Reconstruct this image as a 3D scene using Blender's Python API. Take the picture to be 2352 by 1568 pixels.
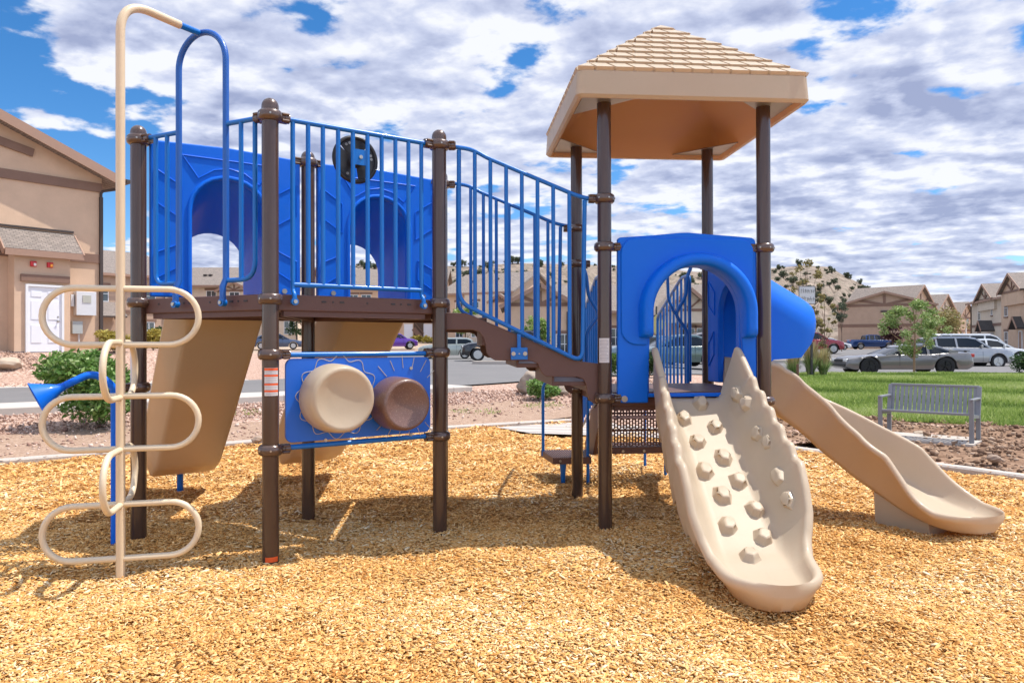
import bpy, math, random
import numpy as np
from mathutils import Vector, Matrix
random.seed(7); RNG = np.random.default_rng(7)
PI = math.pi
for o in list(bpy.data.objects): bpy.data.objects.remove(o)
SC = bpy.context.scene
COL = SC.collection

# ---------------------------------------------------------------- camera
PITCH, ROLL, FPX, CW, CH, EYE = 0.0042, -0.0027, 1682.5, 2352.0, 1568.0, 1.5
cam = bpy.data.cameras.new('camera'); camo = bpy.data.objects.new('camera', cam); COL.objects.link(camo)
cam.sensor_width = 36.0; cam.lens = 36.0*FPX/CW; cam.clip_start = 0.05; cam.clip_end = 6000
camo.matrix_world = Matrix.Translation((0, 0, EYE)) @ Matrix.Rotation(PI/2+PITCH, 4, 'X') @ Matrix.Rotation(ROLL, 4, 'Z')
SC.camera = camo
# ---------------------------------------------------------------- world, sun, exposure
SUN = Vector((0.465, 0.11, 1.0)).normalized()
W = bpy.data.worlds.new('World'); SC.world = W; W.use_nodes = True
def build_world():
    nt = W.node_tree; nt.nodes.clear(); N = nt.nodes.new; L = nt.links.new
    out = N('ShaderNodeOutputWorld'); bg = N('ShaderNodeBackground'); L(bg.outputs[0], out.inputs[0])
    sky = N('ShaderNodeTexSky'); sky.sky_type = 'NISHITA'; sky.sun_disc = False
    sky.sun_elevation = math.asin(SUN.z); sky.sun_rotation = math.atan2(SUN.x, SUN.y)
    sky.altitude = 1800; sky.air_density = 1.0; sky.dust_density = 0.4; sky.ozone_density = 3.0
    tc = N('ShaderNodeTexCoord')
    def vm(op, a, b=None, c=None):
        n = N('ShaderNodeVectorMath'); n.operation = op
        for i, q in enumerate((a, b, c)):
            if q is None: continue
            if isinstance(q, (tuple, list)): n.inputs[i].default_value = q
            else: L(q, n.inputs[i])
        return n
    def mt(op, a, b=None, clamp=False):
        n = N('ShaderNodeMath'); n.operation = op; n.use_clamp = clamp
        for i, q in enumerate((a, b)):
            if q is None: continue
            if isinstance(q, (int, float)): n.inputs[i].default_value = q
            else: L(q, n.inputs[i])
        return n.outputs[0]
    D = vm('NORMALIZE', tc.outputs['Generated']).outputs[0]
    sp = N('ShaderNodeSeparateXYZ'); L(D, sp.inputs[0])
    den = mt('ADD', mt('MAXIMUM', sp.outputs['Z'], 0.0), 0.16)
    cb = N('ShaderNodeCombineXYZ'); L(mt('DIVIDE', sp.outputs['X'], den), cb.inputs[0]); L(mt('DIVIDE', sp.outputs['Y'], den), cb.inputs[1])
    def noise(scale, det, rough, off, dist=0.0, st=(1, 1, 1)):
        n = N('ShaderNodeTexNoise'); n.inputs['Scale'].default_value = scale; n.inputs['Detail'].default_value = det
        n.inputs['Roughness'].default_value = rough; n.inputs['Distortion'].default_value = dist
        m = N('ShaderNodeMapping'); m.inputs['Location'].default_value = off; m.inputs['Scale'].default_value = st
        m.inputs['Rotation'].default_value = (0, 0, 0.5)
        L(cb.outputs[0], m.inputs[0]); L(m.outputs[0], n.inputs['Vector']); return n.outputs['Fac']
    big = noise(2.9, 9, 0.52, (4.3, 0.7, 0), 0.15, (1, 1.3, 1))
    fine = noise(9, 8, 0.55, (1.3, 7.7, 2), 0.15)
    shade = noise(2.4, 5, 0.50, (9.0, 4.2, 5), 0.2)
    dens = mt('ADD', mt('MULTIPLY', mt('SUBTRACT', big, 0.5), 1.15), mt('ADD', mt('MULTIPLY', mt('SUBTRACT', fine, 0.5), 0.50), 0.518))
    big2 = noise(2.9, 9, 0.52, (4.3-.055, 0.7+.075, 0), 0.15, (1, 1.3, 1)); fine2 = noise(9, 8, 0.55, (1.3-.03, 7.7+.045, 2), 0.15)
    relief = mt('ADD', mt('MULTIPLY', mt('SUBTRACT', big, big2), 3.4), mt('MULTIPLY', mt('SUBTRACT', fine, fine2), 1.6))
    # broad openings (-) and banks (+) of the cloud deck, as directions in the sky
    blobs = [(130, 330, 6, -.17), (10, 200, 4, -.14), (60, 430, 7, -.14), (250, 420, 4, -.12), (380, 170, 3, -.08), (330, 290, 4, -.10), (200, 110, 6, -.04), (110, 225, 4, .12), (300, 200, 6, .10), (330, 560, 9, .10), (620, 150, 3, -.07), (110, 60, 6, .06),
             (900, 200, 24, .10), (560, 60, 10, .08), (1100, 420, 18, .06), (640, 330, 4, .04), (1180, 130, 4, -.06), (1250, 560, 6, -.05), (1500, 620, 8, -.03), (1560, 30, 8, .07), (1960, 190, 5, -.14), (2045, 105, 3.2, .16), (2270, 70, 9, -.20), (1880, 90, 5, .02),
             (2230, 420, 15, .15), (2300, 260, 6, .14), (2140, 290, 2.5, -.14), (2110, 200, 3, .13), (1200, 10, 4, -.12), (1300, 60, 5, .03), (2030, 40, 4, -.02),
             (2180, 635, 5, -.18), (2080, 470, 13, .10), (1930, 330, 6, .05), (2330, 600, 4, .08), (2000, 560, 7, .05), (1800, 590, 5, -.06), (1900, 420, 8, .04), (2060, 380, 2.5, -.08)]
    for px, py, deg, amp in blobs:
        d = Vector(((px-1176)/FPX, 1, (791-py)/FPX)).normalized()
        dt = vm('DOT_PRODUCT', D, tuple(d)).outputs['Value']
        mr = N('ShaderNodeMapRange'); mr.interpolation_type = 'SMOOTHSTEP'
        mr.inputs['From Min'].default_value = math.cos(math.radians(deg*1.5)); mr.inputs['From Max'].default_value = math.cos(math.radians(deg*.25))
        mr.inputs['To Min'].default_value = 0; mr.inputs['To Max'].default_value = amp
        L(dt, mr.inputs['Value']); dens = mt('ADD', dens, mr.outputs[0])
    cov = N('ShaderNodeMapRange'); cov.interpolation_type = 'SMOOTHSTEP'
    cov.inputs['From Min'].default_value = 0.47; cov.inputs['From Max'].default_value = 0.60
    L(dens, cov.inputs['Value'])
    # thick parts go grey-lilac, thin sun-lit rims stay white
    thick = N('ShaderNodeMapRange'); thick.inputs['From Min'].default_value = 0.54; thick.inputs['From Max'].default_value = 0.78; L(dens, thick.inputs['Value'])
    th0 = mt('MULTIPLY', thick.outputs[0], mt('MULTIPLY', mt('SUBTRACT', shade, 0.30, True), 3.0), True)
    th = mt('ADD', mt('MULTIPLY', th0, 0.75), mt('SUBTRACT', 0.08, relief), True)
    cc = N('ShaderNodeValToRGB'); e = cc.color_ramp.elements
    e[0].position = 0.0; e[0].color = (5.6, 5.7, 6.1, 1); e[1].position = 1.0; e[1].color = (2.2, 2.5, 3.7, 1)
    m_ = e.new(.45); m_.color = (3.7, 4.0, 5.1, 1)
    L(th, cc.inputs['Fac'])
    hs = N('ShaderNodeHueSaturation'); hs.inputs['Saturation'].default_value = 1.30; hs.inputs['Value'].default_value = 1.0; L(sky.outputs[0], hs.inputs['Color'])
    mx = N('ShaderNodeMix'); mx.data_type = 'RGBA'
    L(mt('MULTIPLY', cov.outputs[0], 0.96), mx.inputs['Factor']); L(hs.outputs[0], mx.inputs['A']); L(cc.outputs[0], mx.inputs['B'])
    # added fill light: unseen clouds overhead and behind the viewer are boosted
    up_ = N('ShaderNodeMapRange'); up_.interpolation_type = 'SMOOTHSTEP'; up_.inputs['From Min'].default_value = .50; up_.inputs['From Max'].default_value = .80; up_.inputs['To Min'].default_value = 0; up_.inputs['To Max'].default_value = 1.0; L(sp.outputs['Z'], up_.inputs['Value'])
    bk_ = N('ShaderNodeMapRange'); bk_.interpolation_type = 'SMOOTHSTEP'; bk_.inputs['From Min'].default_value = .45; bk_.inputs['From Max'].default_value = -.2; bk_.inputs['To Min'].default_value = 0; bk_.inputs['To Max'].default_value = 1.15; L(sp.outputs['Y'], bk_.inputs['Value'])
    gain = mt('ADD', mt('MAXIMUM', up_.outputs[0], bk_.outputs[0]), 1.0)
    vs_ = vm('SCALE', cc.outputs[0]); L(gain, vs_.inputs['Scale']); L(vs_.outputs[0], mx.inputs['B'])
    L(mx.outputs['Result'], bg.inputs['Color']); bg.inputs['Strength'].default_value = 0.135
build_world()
sl = bpy.data.lights.new('sun', 'SUN'); so = bpy.data.objects.new('sun', sl); COL.objects.link(so)
sl.energy = 4.6; sl.angle = math.radians(0.5); sl.color = (1.0, 0.95, 0.88)
so.rotation_euler = SUN.to_track_quat('Z', 'Y').to_euler(); so.location = (0, 0, 30)
SC.view_settings.view_transform = 'Standard'; SC.view_settings.look = 'None'; SC.view_settings.gamma = 1
SC.view_settings.exposure = 0.38
SC.render.engine = 'CYCLES'

# ---------------------------------------------------------------- pixel helpers (find where things stand)
def ray(px, py):
    dx, dy = px-1176, py-784; cr, sr = math.cos(ROLL), math.sin(ROLL)
    X = (dx*cr+dy*sr)/FPX; U = -(-dx*sr+dy*cr)/FPX; cp, sp = math.cos(PITCH), math.sin(PITCH)
    return Vector((X, cp-U*sp, sp+U*cp))
def at(px, py, depth):
    r = ray(px, py); return Vector((0, 0, EYE)) + r*(depth/r.y)
def grd(px, py, z=0.0):
    r = ray(px, py); return Vector((0, 0, EYE)) + r*((z-EYE)/r.z)

# ---------------------------------------------------------------- mesh builder
class MB:
    def __init__(s): s.v = []; s.f = []
    def add(s, vs, fs):
        b = len(s.v); s.v += [tuple(v) for v in vs]; s.f += [tuple(b+i for i in f) for f in fs]; return s
    def box(s, c, size, ex=(1, 0, 0), ey=(0, 1, 0), ez=None):
        ex = Vector(ex).normalized(); ey = Vector(ey).normalized(); ez = Vector(ez).normalized() if ez else ex.cross(ey)
        c = Vector(c); h = [q/2 for q in size]; vs = []
        for k in (-1, 1):
            for j in (-1, 1):
                for i in (-1, 1): vs.append(c+ex*h[0]*i+ey*h[1]*j+ez*h[2]*k)
        return s.add(vs, [(0, 2, 3, 1), (4, 5, 7, 6), (0, 1, 5, 4), (2, 6, 7, 3), (0, 4, 6, 2), (1, 3, 7, 5)])
    def bar(s, p, q, w, h, up=(0, 0, 1)):
        p = Vector(p); q = Vector(q); d = (q-p); L = d.length; d.normalize(); up = Vector(up)
        side = d.cross(up).normalized(); u2 = side.cross(d).normalized()
        return s.box((p+q)/2, (L, w, h), d, side, u2)
    def rings(s, rings, closed=True, cap=True):
        n = len(rings[0]); vs = [p for r in rings for p in r]; fs = []
        for i in range(len(rings)-1):
            for j in range(n if closed else n-1):
                a = i*n+j; b = i*n+(j+1) % n; fs.append((a, b, b+n, a+n))
        if cap: fs.append(tuple(range(n-1, -1, -1))); fs.append(tuple((len(rings)-1)*n+j for j in range(n)))
        return s.add(vs, fs)
    def tube(s, pts, r, seg=12, closed=False, cap=True):
        pts = [Vector(p) for p in pts]; n = len(pts); rr = r if isinstance(r, (list, tuple)) else [r]*n
        T = []
        for i in range(n):
            if closed: t = pts[(i+1) % n]-pts[i-1]
            else: t = pts[min(i+1, n-1)]-pts[max(i-1, 0)]
            T.append(t.normalized())
        a = Vector((0, 0, 1)) if abs(T[0].z) < .9 else Vector((1, 0, 0))
        u = T[0].cross(a).normalized(); R = []
        for i in range(n):
            u = (u - T[i]*u.dot(T[i])).normalized(); w = T[i].cross(u)
            R.append([pts[i]+(u*math.cos(2*PI*k/seg)+w*math.sin(2*PI*k/seg))*rr[i] for k in range(seg)])
        if closed: R.append(R[0]); cap = False
        return s.rings(R, True, cap)
    def lathe(s, c, prof, axis=(0, 0, 1), seg=24, ex=None):
        ax = Vector(axis).normalized(); a = Vector((1, 0, 0)) if abs(ax.x) < .9 else Vector((0, 1, 0))
        u = ax.cross(a).normalized(); w = ax.cross(u); c = Vector(c)
        return s.rings([[c+ax*z+(u*math.cos(2*PI*k/seg)+w*math.sin(2*PI*k/seg))*max(r, 1e-4) for k in range(seg)] for r, z in prof])
    def prism(s, poly, o, ex, ey, n, t0, t1):
        o = Vector(o); ex = Vector(ex); ey = Vector(ey); n = Vector(n); m = len(poly)
        A = [o+ex*p[0]+ey*p[1]+n*t0 for p in poly]; B = [o+ex*p[0]+ey*p[1]+n*t1 for p in poly]
        fs = [tuple(range(m-1, -1, -1)), tuple(range(m, 2*m))]+[(j, (j+1) % m, m+(j+1) % m, m+j) for j in range(m)]
        return s.add(A+B, fs)
    def obj(s, name, mat, parent=None, smooth=True, ang=40, bevel=0, bseg=2, weld=False):
        me = bpy.data.meshes.new(name); me.from_pydata(s.v, [], s.f); me.update()
        import bmesh
        bm = bmesh.new(); bm.from_mesh(me)
        if weld: bmesh.ops.remove_doubles(bm, verts=bm.verts, dist=2e-4)
        bmesh.ops.recalc_face_normals(bm, faces=bm.faces); bm.to_mesh(me); bm.free()
        if smooth:
            me.polygons.foreach_set('use_smooth', [True]*len(me.polygons)); me.set_sharp_from_angle(angle=math.radians(ang))
        if mat: me.materials.append(mat)
        o = bpy.data.objects.new(name, me); COL.objects.link(o)
        if parent: o.parent = parent
        if bevel:
            b = o.modifiers.new('bevel', 'BEVEL'); b.width = bevel; b.segments = bseg; b.limit_method = 'ANGLE'; b.angle_limit = math.radians(35); b.harden_normals = True
        return o
def empty(name, loc=(0, 0, 0), rz=0.0, parent=None):
    o = bpy.data.objects.new(name, None); COL.objects.link(o); o.location = loc; o.rotation_euler = (0, 0, rz); o.empty_display_size = .2
    if parent: o.parent = parent
    return o
def tag(o, label=None, cat=None, group=None, kind=None):
    if label: o['label'] = label
    if cat: o['category'] = cat
    if group: o['group'] = group
    if kind: o['kind'] = kind
    return o
def copy_tree(o, parent=None):
    c = o.copy(); COL.objects.link(c)
    if parent: c.parent = parent
    for ch in list(o.children): copy_tree(ch, c)
    return c
def fillet(pts, rad, n=6):
    pts = [Vector(p) for p in pts]; out = [pts[0]]
    for i in range(1, len(pts)-1):
        a, b, c = pts[i-1], pts[i], pts[i+1]; d0 = (a-b); d1 = (c-b)
        r = rad[i-1] if isinstance(rad, (list, tuple)) else rad
        l = min(r, d0.length*.49, d1.length*.49); p0 = b+d0.normalized()*l; p1 = b+d1.normalized()*l
        for k in range(n+1):
            t = k/n; out.append(p0*(1-t)**2+b*2*t*(1-t)+p1*t*t)
    out.append(pts[-1]); return out
def smoothpath(pts, n=8):
    pts = [Vector(p) for p in pts]; out = []
    for i in range(len(pts)-1):
        p0 = pts[max(i-1, 0)]; p1 = pts[i]; p2 = pts[i+1]; p3 = pts[min(i+2, len(pts)-1)]
        for k in range(n):
            t = k/n; out.append(.5*((2*p1)+(p2-p0)*t+(2*p0-5*p1+4*p2-p3)*t*t+(3*p1-p0-3*p2+p3)*t**3))
    out.append(pts[-1]); return out
def meshnp(name, V, F, mat, attr=None, parent=None, smooth=False):
    """V (n,3), F (m,k) numpy arrays -> object; attr: per-face random stored on the vertices"""
    me = bpy.data.meshes.new(name); n, (m, k) = len(V), F.shape
    me.vertices.add(n); me.vertices.foreach_set('co', np.ascontiguousarray(V, dtype=np.float32).ravel())
    me.loops.add(m*k); me.loops.foreach_set('vertex_index', np.ascontiguousarray(F, dtype=np.int32).ravel())
    me.polygons.add(m); me.polygons.foreach_set('loop_start', np.arange(0, m*k, k, dtype=np.int32))
    me.polygons.foreach_set('loop_total', np.full(m, k, dtype=np.int32))
    if smooth: me.polygons.foreach_set('use_smooth', np.ones(m, dtype=bool))
    me.update(calc_edges=True)
    if attr is not None:
        a = me.attributes.new('rnd', 'FLOAT', 'POINT'); a.data.foreach_set('value', np.ascontiguousarray(attr, dtype=np.float32))
    if mat: me.materials.append(mat)
    o = bpy.data.objects.new(name, me); COL.objects.link(o)
    if parent: o.parent = parent
    return o

# ---------------------------------------------------------------- materials
def mat(name, col, rough=.5, metal=0, spec=.5, coat=0, noise=None, bump=None, transl=0, coatr=.1, tcol=None, speck=None):
    """noise=(scale, amount, col2) mottling; bump=(scale, strength)"""
    m = bpy.data.materials.new(name); m.use_nodes = True; nt = m.node_tree; p = nt.nodes['Principled BSDF']
    p.inputs['Base Color'].default_value = (*col, 1); p.inputs['Roughness'].default_value = rough
    p.inputs['Metallic'].default_value = metal; p.inputs['Specular IOR Level'].default_value = spec
    p.inputs['Coat Weight'].default_value = coat; p.inputs['Coat Roughness'].default_value = coatr
    N = nt.nodes.new; L = nt.links.new
    tc = N('ShaderNodeTexCoord')
    if noise:
        n = N('ShaderNodeTexNoise'); n.inputs['Scale'].default_value = noise[0]; n.inputs['Detail'].default_value = 6; n.inputs['Roughness'].default_value = .65
        L(tc.outputs['Object'], n.inputs['Vector'])
        r = N('ShaderNodeValToRGB'); r.color_ramp.elements[0].position = .35; r.color_ramp.elements[1].position = .7
        c2 = noise[2]; r.color_ramp.elements[0].color = (*col, 1); r.color_ramp.elements[1].color = (*[col[i]*(1-noise[1])+c2[i]*noise[1] for i in range(3)], 1)
        L(n.outputs['Fac'], r.inputs['Fac']); L(r.outputs['Color'], p.inputs['Base Color'])
    if speck:   # scuffs, dust and small stains
        src = p.inputs['Base Color'].links[0].from_socket if p.inputs['Base Color'].links else None
        n5 = N('ShaderNodeTexNoise'); n5.inputs['Scale'].default_value = 95; n5.inputs['Detail'].default_value = 3; L(tc.outputs['Object'], n5.inputs['Vector'])
        n6 = N('ShaderNodeTexNoise'); n6.inputs['Scale'].default_value = 5; n6.inputs['Detail'].default_value = 9; n6.inputs['Roughness'].default_value = .8; n6.inputs['Distortion'].default_value = 1.2; L(tc.outputs['Object'], n6.inputs['Vector'])
        r5 = N('ShaderNodeMapRange'); r5.inputs['From Min'].default_value = .66; r5.inputs['From Max'].default_value = .74; r5.inputs['To Max'].default_value = .55; L(n5.outputs['Fac'], r5.inputs['Value'])
        r6 = N('ShaderNodeMapRange'); r6.inputs['From Min'].default_value = .56; r6.inputs['From Max'].default_value = .78; r6.inputs['To Max'].default_value = .45; L(n6.outputs['Fac'], r6.inputs['Value'])
        mxx = N('ShaderNodeMath'); mxx.operation = 'MAXIMUM'; L(r5.outputs[0], mxx.inputs[0]); L(r6.outputs[0], mxx.inputs[1])
        m5 = N('ShaderNodeMix'); m5.data_type = 'RGBA'; L(mxx.outputs[0], m5.inputs['Factor'])
        if src: L(src, m5.inputs['A'])
        else: m5.inputs['A'].default_value = (*col, 1)
        m5.inputs['B'].default_value = (*speck, 1); L(m5.outputs['Result'], p.inputs['Base Color'])
        rr_ = N('ShaderNodeMapRange'); rr_.inputs['To Min'].default_value = rough-.1; rr_.inputs['To Max'].default_value = rough+.22; L(n6.outputs['Fac'], rr_.inputs['Value']); L(rr_.outputs[0], p.inputs['Roughness'])
    if bump:
        n2 = N('ShaderNodeTexNoise'); n2.inputs['Scale'].default_value = bump[0]; n2.inputs['Detail'].default_value = 5
        L(tc.outputs['Object'], n2.inputs['Vector'])
        b = N('ShaderNodeBump'); b.inputs['Strength'].default_value = bump[1]; b.inputs['Distance'].default_value = .01
        L(n2.outputs['Fac'], b.inputs['Height']); L(b.outputs['Normal'], p.inputs['Normal'])
    if transl:
        t = N('ShaderNodeBsdfTranslucent'); t.inputs['Color'].default_value = (*(tcol or [min(1, c*1.1) for c in col]), 1)
        mx = N('ShaderNodeMixShader'); mx.inputs[0].default_value = transl
        L(p.outputs[0], mx.inputs[1]); L(t.outputs[0], mx.inputs[2]); L(mx.outputs[0], nt.nodes['Material Output'].inputs[0])
    return m
def ramp_mat(name, cols, rough=.9, attr='rnd', spec=.3, extra=None, bump=None, transl=0):
    """colour from a per-piece random value"""
    m = bpy.data.materials.new(name); m.use_nodes = True; nt = m.node_tree; p = nt.nodes['Principled BSDF']; N = nt.nodes.new; L = nt.links.new
    a = N('ShaderNodeAttribute'); a.attribute_name = attr
    r = N('ShaderNodeValToRGB'); r.color_ramp.interpolation = 'LINEAR'; e = r.color_ramp.elements
    for i, c in enumerate(cols):
        pos = i/(len(cols)-1)
        if i < 2: e[i].position = pos; e[i].color = (*c, 1)
        else: q = e.new(pos); q.color = (*c, 1)
    es = sorted([(i/(len(cols)-1), c) for i, c in enumerate(cols)])
    for k, (pos, c) in enumerate(es): e[k].position = pos; e[k].color = (*c, 1)
    L(a.outputs['Fac'], r.inputs['Fac']); src = r.outputs['Color']
    L(src, p.inputs['Base Color']); p.inputs['Roughness'].default_value = rough; p.inputs['Specular IOR Level'].default_value = spec
    if transl:
        t = N('ShaderNodeBsdfTranslucent'); L(src, t.inputs['Color']); mx = N('ShaderNodeMixShader'); mx.inputs[0].default_value = transl
        L(p.outputs[0], mx.inputs[1]); L(t.outputs[0], mx.inputs[2]); L(mx.outputs[0], nt.nodes['Material Output'].inputs[0])
    return m
M = {}
M['blue_metal'] = mat('blue_metal', (.0003, .13, .48), .34, spec=.35, coat=.18, bump=(60, .04), noise=(3, .25, (.005, .15, .5)))
M['blue_rope'] = mat('blue_grip', (.002, .085, .40), .35, coat=.3)
M['blue_plastic'] = mat('blue_plastic', (.0003, .145, .74), .42, spec=.25, coat=.10, noise=(2.2, .3, (.001, .165, .78)), bump=(90, .05), transl=.10, speck=(.03, .19, .64))
M['blue_board'] = mat('blue_board', (.001, .11, .56), .4, noise=(2, .25, (.01, .13, .6)))
M['brown_metal'] = mat('brown_metal', (.062, .034, .024), .24, spec=.35, coat=.45, noise=(4, .3, (.085, .052, .04)), bump=(50, .03))
M['brown_clamp'] = mat('brown_clamp', (.085, .05, .037), .3, metal=.25, coat=.6, noise=(20, .3, (.12, .07, .05)))
M['brown_plastisol'] = mat('brown_plastisol', (.105, .05, .04), .5, noise=(6, .3, (.13, .065, .053)), bump=(120, .15))
M['tan_plastic'] = mat('tan_plastic', (.54, .455, .335), .42, spec=.3, coat=.08, noise=(1.6, .6, (.49, .405, .285)), bump=(35, .06), transl=.20, tcol=(1.0, .58, .23), speck=(.42, .34, .25))
M['tan_metal'] = mat('tan_metal', (.66, .52, .34), .38, coat=.3, noise=(5, .35, (.6, .45, .30)), bump=(60, .05))
M['black_plastic'] = mat('black_plastic', (.018, .017, .018), .4, bump=(60, .1))
M['steel'] = mat('bolt_steel', (.42, .38, .33), .35, metal=1)
M['grey_alu'] = mat('grey_alu', (.30, .29, .27), .4, metal=.6, noise=(8, .4, (.42, .4, .37)))
M['white_label'] = mat('white_label', (.62, .60, .60), .5)
M['orange_label'] = mat('orange_label', (.75, .10, .015), .5)
M['fine_print'] = mat('fine_print', (.30, .29, .33), .6)
M['engrave'] = mat('engraved_line', (.42, .36, .30), .6)
def rope_mat(name, col, scale):
    m = mat(name, col, .4, coat=.2); nt = m.node_tree; N = nt.nodes.new; L = nt.links.new
    tc = N('ShaderNodeTexCoord'); w = N('ShaderNodeTexWave'); w.inputs['Scale'].default_value = scale; w.bands_direction = 'DIAGONAL'
    L(tc.outputs['Object'], w.inputs['Vector']); b = N('ShaderNodeBump'); b.inputs['Strength'].default_value = .22; b.inputs['Distance'].default_value = .002
    L(w.outputs['Fac'], b.inputs['Height']); L(b.outputs['Normal'], nt.nodes['Principled BSDF'].inputs['Normal']); return m
M['tan_grip'] = rope_mat('tan_grip', (.66, .54, .37), 75)
M['blue_grip'] = rope_mat('blue_grip', (.002, .09, .40), 30)
# ================================================================ PLAYGROUND STRUCTURE
YAW = 0.0811; PC = Vector((-1.784, 6.4125, 0)); S = 1.335
R2W = Matrix.Translation(PC) @ Matrix.Rotation(YAW, 4, 'Z'); W2R = R2W.inverted()
PLAY = tag(empty('playground_structure', PC, YAW), 'blue brown and tan playground climber with slides and a shingled tower roof on wood chips', 'playground')
r3 = math.sqrt(3)/2
PA, PB, PCc, PD, PD2 = [Vector(p) for p in ((0, -S, 0), (-r3*S, -.5*S, 0), (0, 0, 0), (r3*S, -.5*S, 0), (r3*S, .5*S, 0))]
PE, PF, PG, PH = [Vector(p) for p in ((r3*S+S, -.5*S, 0), (r3*S+S, .5*S, 0), (r3*S+2*S, .5*S, 0), (r3*S+2*S, -.5*S, 0))]
def onplane(px, py, o, n):
    c = W2R @ Vector((0, 0, EYE)); d = (W2R.to_3x3() @ ray(px, py)); n = Vector(n); return c + d*((Vector(o)-c).dot(n)/d.dot(n))
class Edge:
    """frame on the line P->Q: e along, n outward (to the right of P->Q when seen from above), z up"""
    def __init__(s, P, Q, off=0.0):
        s.e = (Q-P).normalized(); s.n = s.e.cross(Vector((0, 0, 1))).normalized(); s.o = P+s.n*off; s.L = (Q-P).length
    def px(s, x, y):
        q = onplane(x, y, s.o, s.n)-s.o; return (q.dot(s.e), q.z)
    def p(s, t, z, k=0.0): return s.o+s.e*t+s.n*k+Vector((0, 0, z))
AD, BA, DE, EH, GF = Edge(PA, PD), Edge(PB, PA), Edge(PD, PE), Edge(PE, PH), Edge(PG, PF)
BC, CD2, D2F, HG = Edge(PB, PCc), Edge(PCc, PD2), Edge(PD2, PF), Edge(PH, PG)
ZU, ZL = 1.86, 1.11      # deck heights
RP = .057
# ---- posts
def post(P, top, clamps, cap=True, labels=()):
    m = MB(); m.tube([P+Vector((0, 0, -.3)), P+Vector((0, 0, top-.05 if cap else top))], RP, 28)
    o = m.obj('post', M['brown_metal'], PLAY)
    if cap:
        c = MB(); prof = [(RP*1.0, top-.12), (RP*1.03, top-.115), (RP*1.03, top-.06)]+[(RP*1.03*math.cos(a), top-.06+RP*1.05*math.sin(a)) for a in [PI/2*k/8 for k in range(1, 8)]]+[(.002, top-.06+RP*1.05)]
        c.lathe(P, prof, seg=28); c.obj('post_cap', M['brown_clamp'], o)
    for z, dirs in clamps:
        c = MB(); rr = RP+.001
        prof = [(rr, z-.038), (rr+.012, z-.036), (rr+.024, z-.024), (rr+.028, z), (rr+.024, z+.024), (rr+.012, z+.036), (rr, z+.038)]
        c.lathe(P, prof, seg=28)
        for d in dirs:
            d = Vector(d).normalized(); q = P+Vector((0, 0, z))
            c.tube([q+d*(RP+.005), q+d*(RP+.036), q+d*(RP+.040), q+d*(RP+.075)], [.030, .032, .036, .034], 14)
            for s in (-1, 1):
                side = d.cross(Vector((0, 0, 1)))*s*.03; c.tube([q+d*(RP+.02)+side+Vector((0, 0, .022)), q+d*(RP+.066)+side+Vector((0, 0, .022))], .010, 8)
                c.tube([q+d*(RP+.02)+side-Vector((0, 0, .022)), q+d*(RP+.066)+side-Vector((0, 0, .022))], .010, 8)
        c.obj('clamp', M['brown_clamp'], o)
        bb = MB()
        for k in range(3):
            a = -PI/2+(k-1)*.95+.25; dd = Vector((math.cos(a), math.sin(a), 0)); bb.tube([P+dd*(rr+.02)+Vector((0, 0, z)), P+dd*(rr+.031)+Vector((0, 0, z))], .007, 8)
        bb.obj('bolt', M['steel'], o)
    return o
n_ = lambda a, b: (b-a)
pA = post(PA, 3.215, [(3.09, (n_(PA, PB), n_(PA, PD))), (1.82, ()), (1.436, (n_(PA, PD),)), (.776, (n_(PA, PD),))])
pB = post(PB, 3.2, [(3.085, (n_(PB, PA),)), (1.83, ()), (1.18, ((-.6, -.7, 0),))])
pC = post(PCc, 3.2, [(3.095, (n_(PCc, PD2), n_(PCc, PB))), (1.82, ())])
pD = post(PD, 3.215, [(3.09, (n_(PD, PA), n_(PD, PE))), (1.83, ()), (1.44, (n_(PD, PA),)), (.775, (n_(PD, PA),))])
pD2 = post(PD2, 3.2, [(3.07, (n_(PD2, PF), n_(PD2, PCc))), (1.82, ())])
pE = post(PE, 3.47, [(2.68, (n_(PE, PD),)), (2.29, (n_(PE, PH),)), (1.065, (n_(PE, PH),))], cap=False)
pF = post(PF, 3.47, [(2.65, (n_(PF, PD2),)), (2.30, (n_(PF, PG), )), (1.06, ())], cap=False)
pG = post(PG, 3.47, [(2.29, ((0, -1, 0),)), (1.06, ())], cap=False)
pH = post(PH, 3.47, [(2.29, (n_(PH, PE),)), (1.03, ())], cap=False)
def curved_label(P, top, z0, z1, facing, width, m, name, parent, extra=.0012, n=8):
    """a sticker bent round a post"""
    f = Vector(facing).normalized(); a0 = math.atan2(f.y, f.x); hw = width/2/RP; mb = MB(); r = RP+extra; v = []
    for z in (z0, z1):
        for k in range(n+1):
            a = a0-hw+2*hw*k/n; v.append(P+Vector((math.cos(a)*r, math.sin(a)*r, z)))
    mb.add(v, [(k, k+1, n+2+k, n+1+k) for k in range(n)]); return mb.obj(name, m, parent)
c0 = W2R @ Vector((0, 0, 0))
fA = (c0-PA); fA.z = 0; fA = Matrix.Rotation(.12, 3, 'Z') @ fA
za = lambda y: 1.5+(791-y)/(1682.5/5.04)
lab = curved_label(PA, 0, za(907), za(843), fA, .098, M['white_label'], 'warning_label', pA)
for y0, y1 in ((843.5, 849), (858.5, 863), (878.5, 883), (894, 898.5)): curved_label(PA, 0, za(y1), za(y0), fA, .098, M['orange_label'], 'orange_stripe', lab, .002)
for k in range(11):
    y = 851+k*5.1
    if any(abs(y-q) < 3.5 for q in (846, 861, 881, 896)): continue
    curved_label(PA, 0, za(y+1), za(y), fA, .080, M['fine_print'], 'fine_print', lab, .0022)
curved_label(PA, 0, .012, .046, fA, .09, M['orange_label'], 'orange_sticker', pA)
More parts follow.
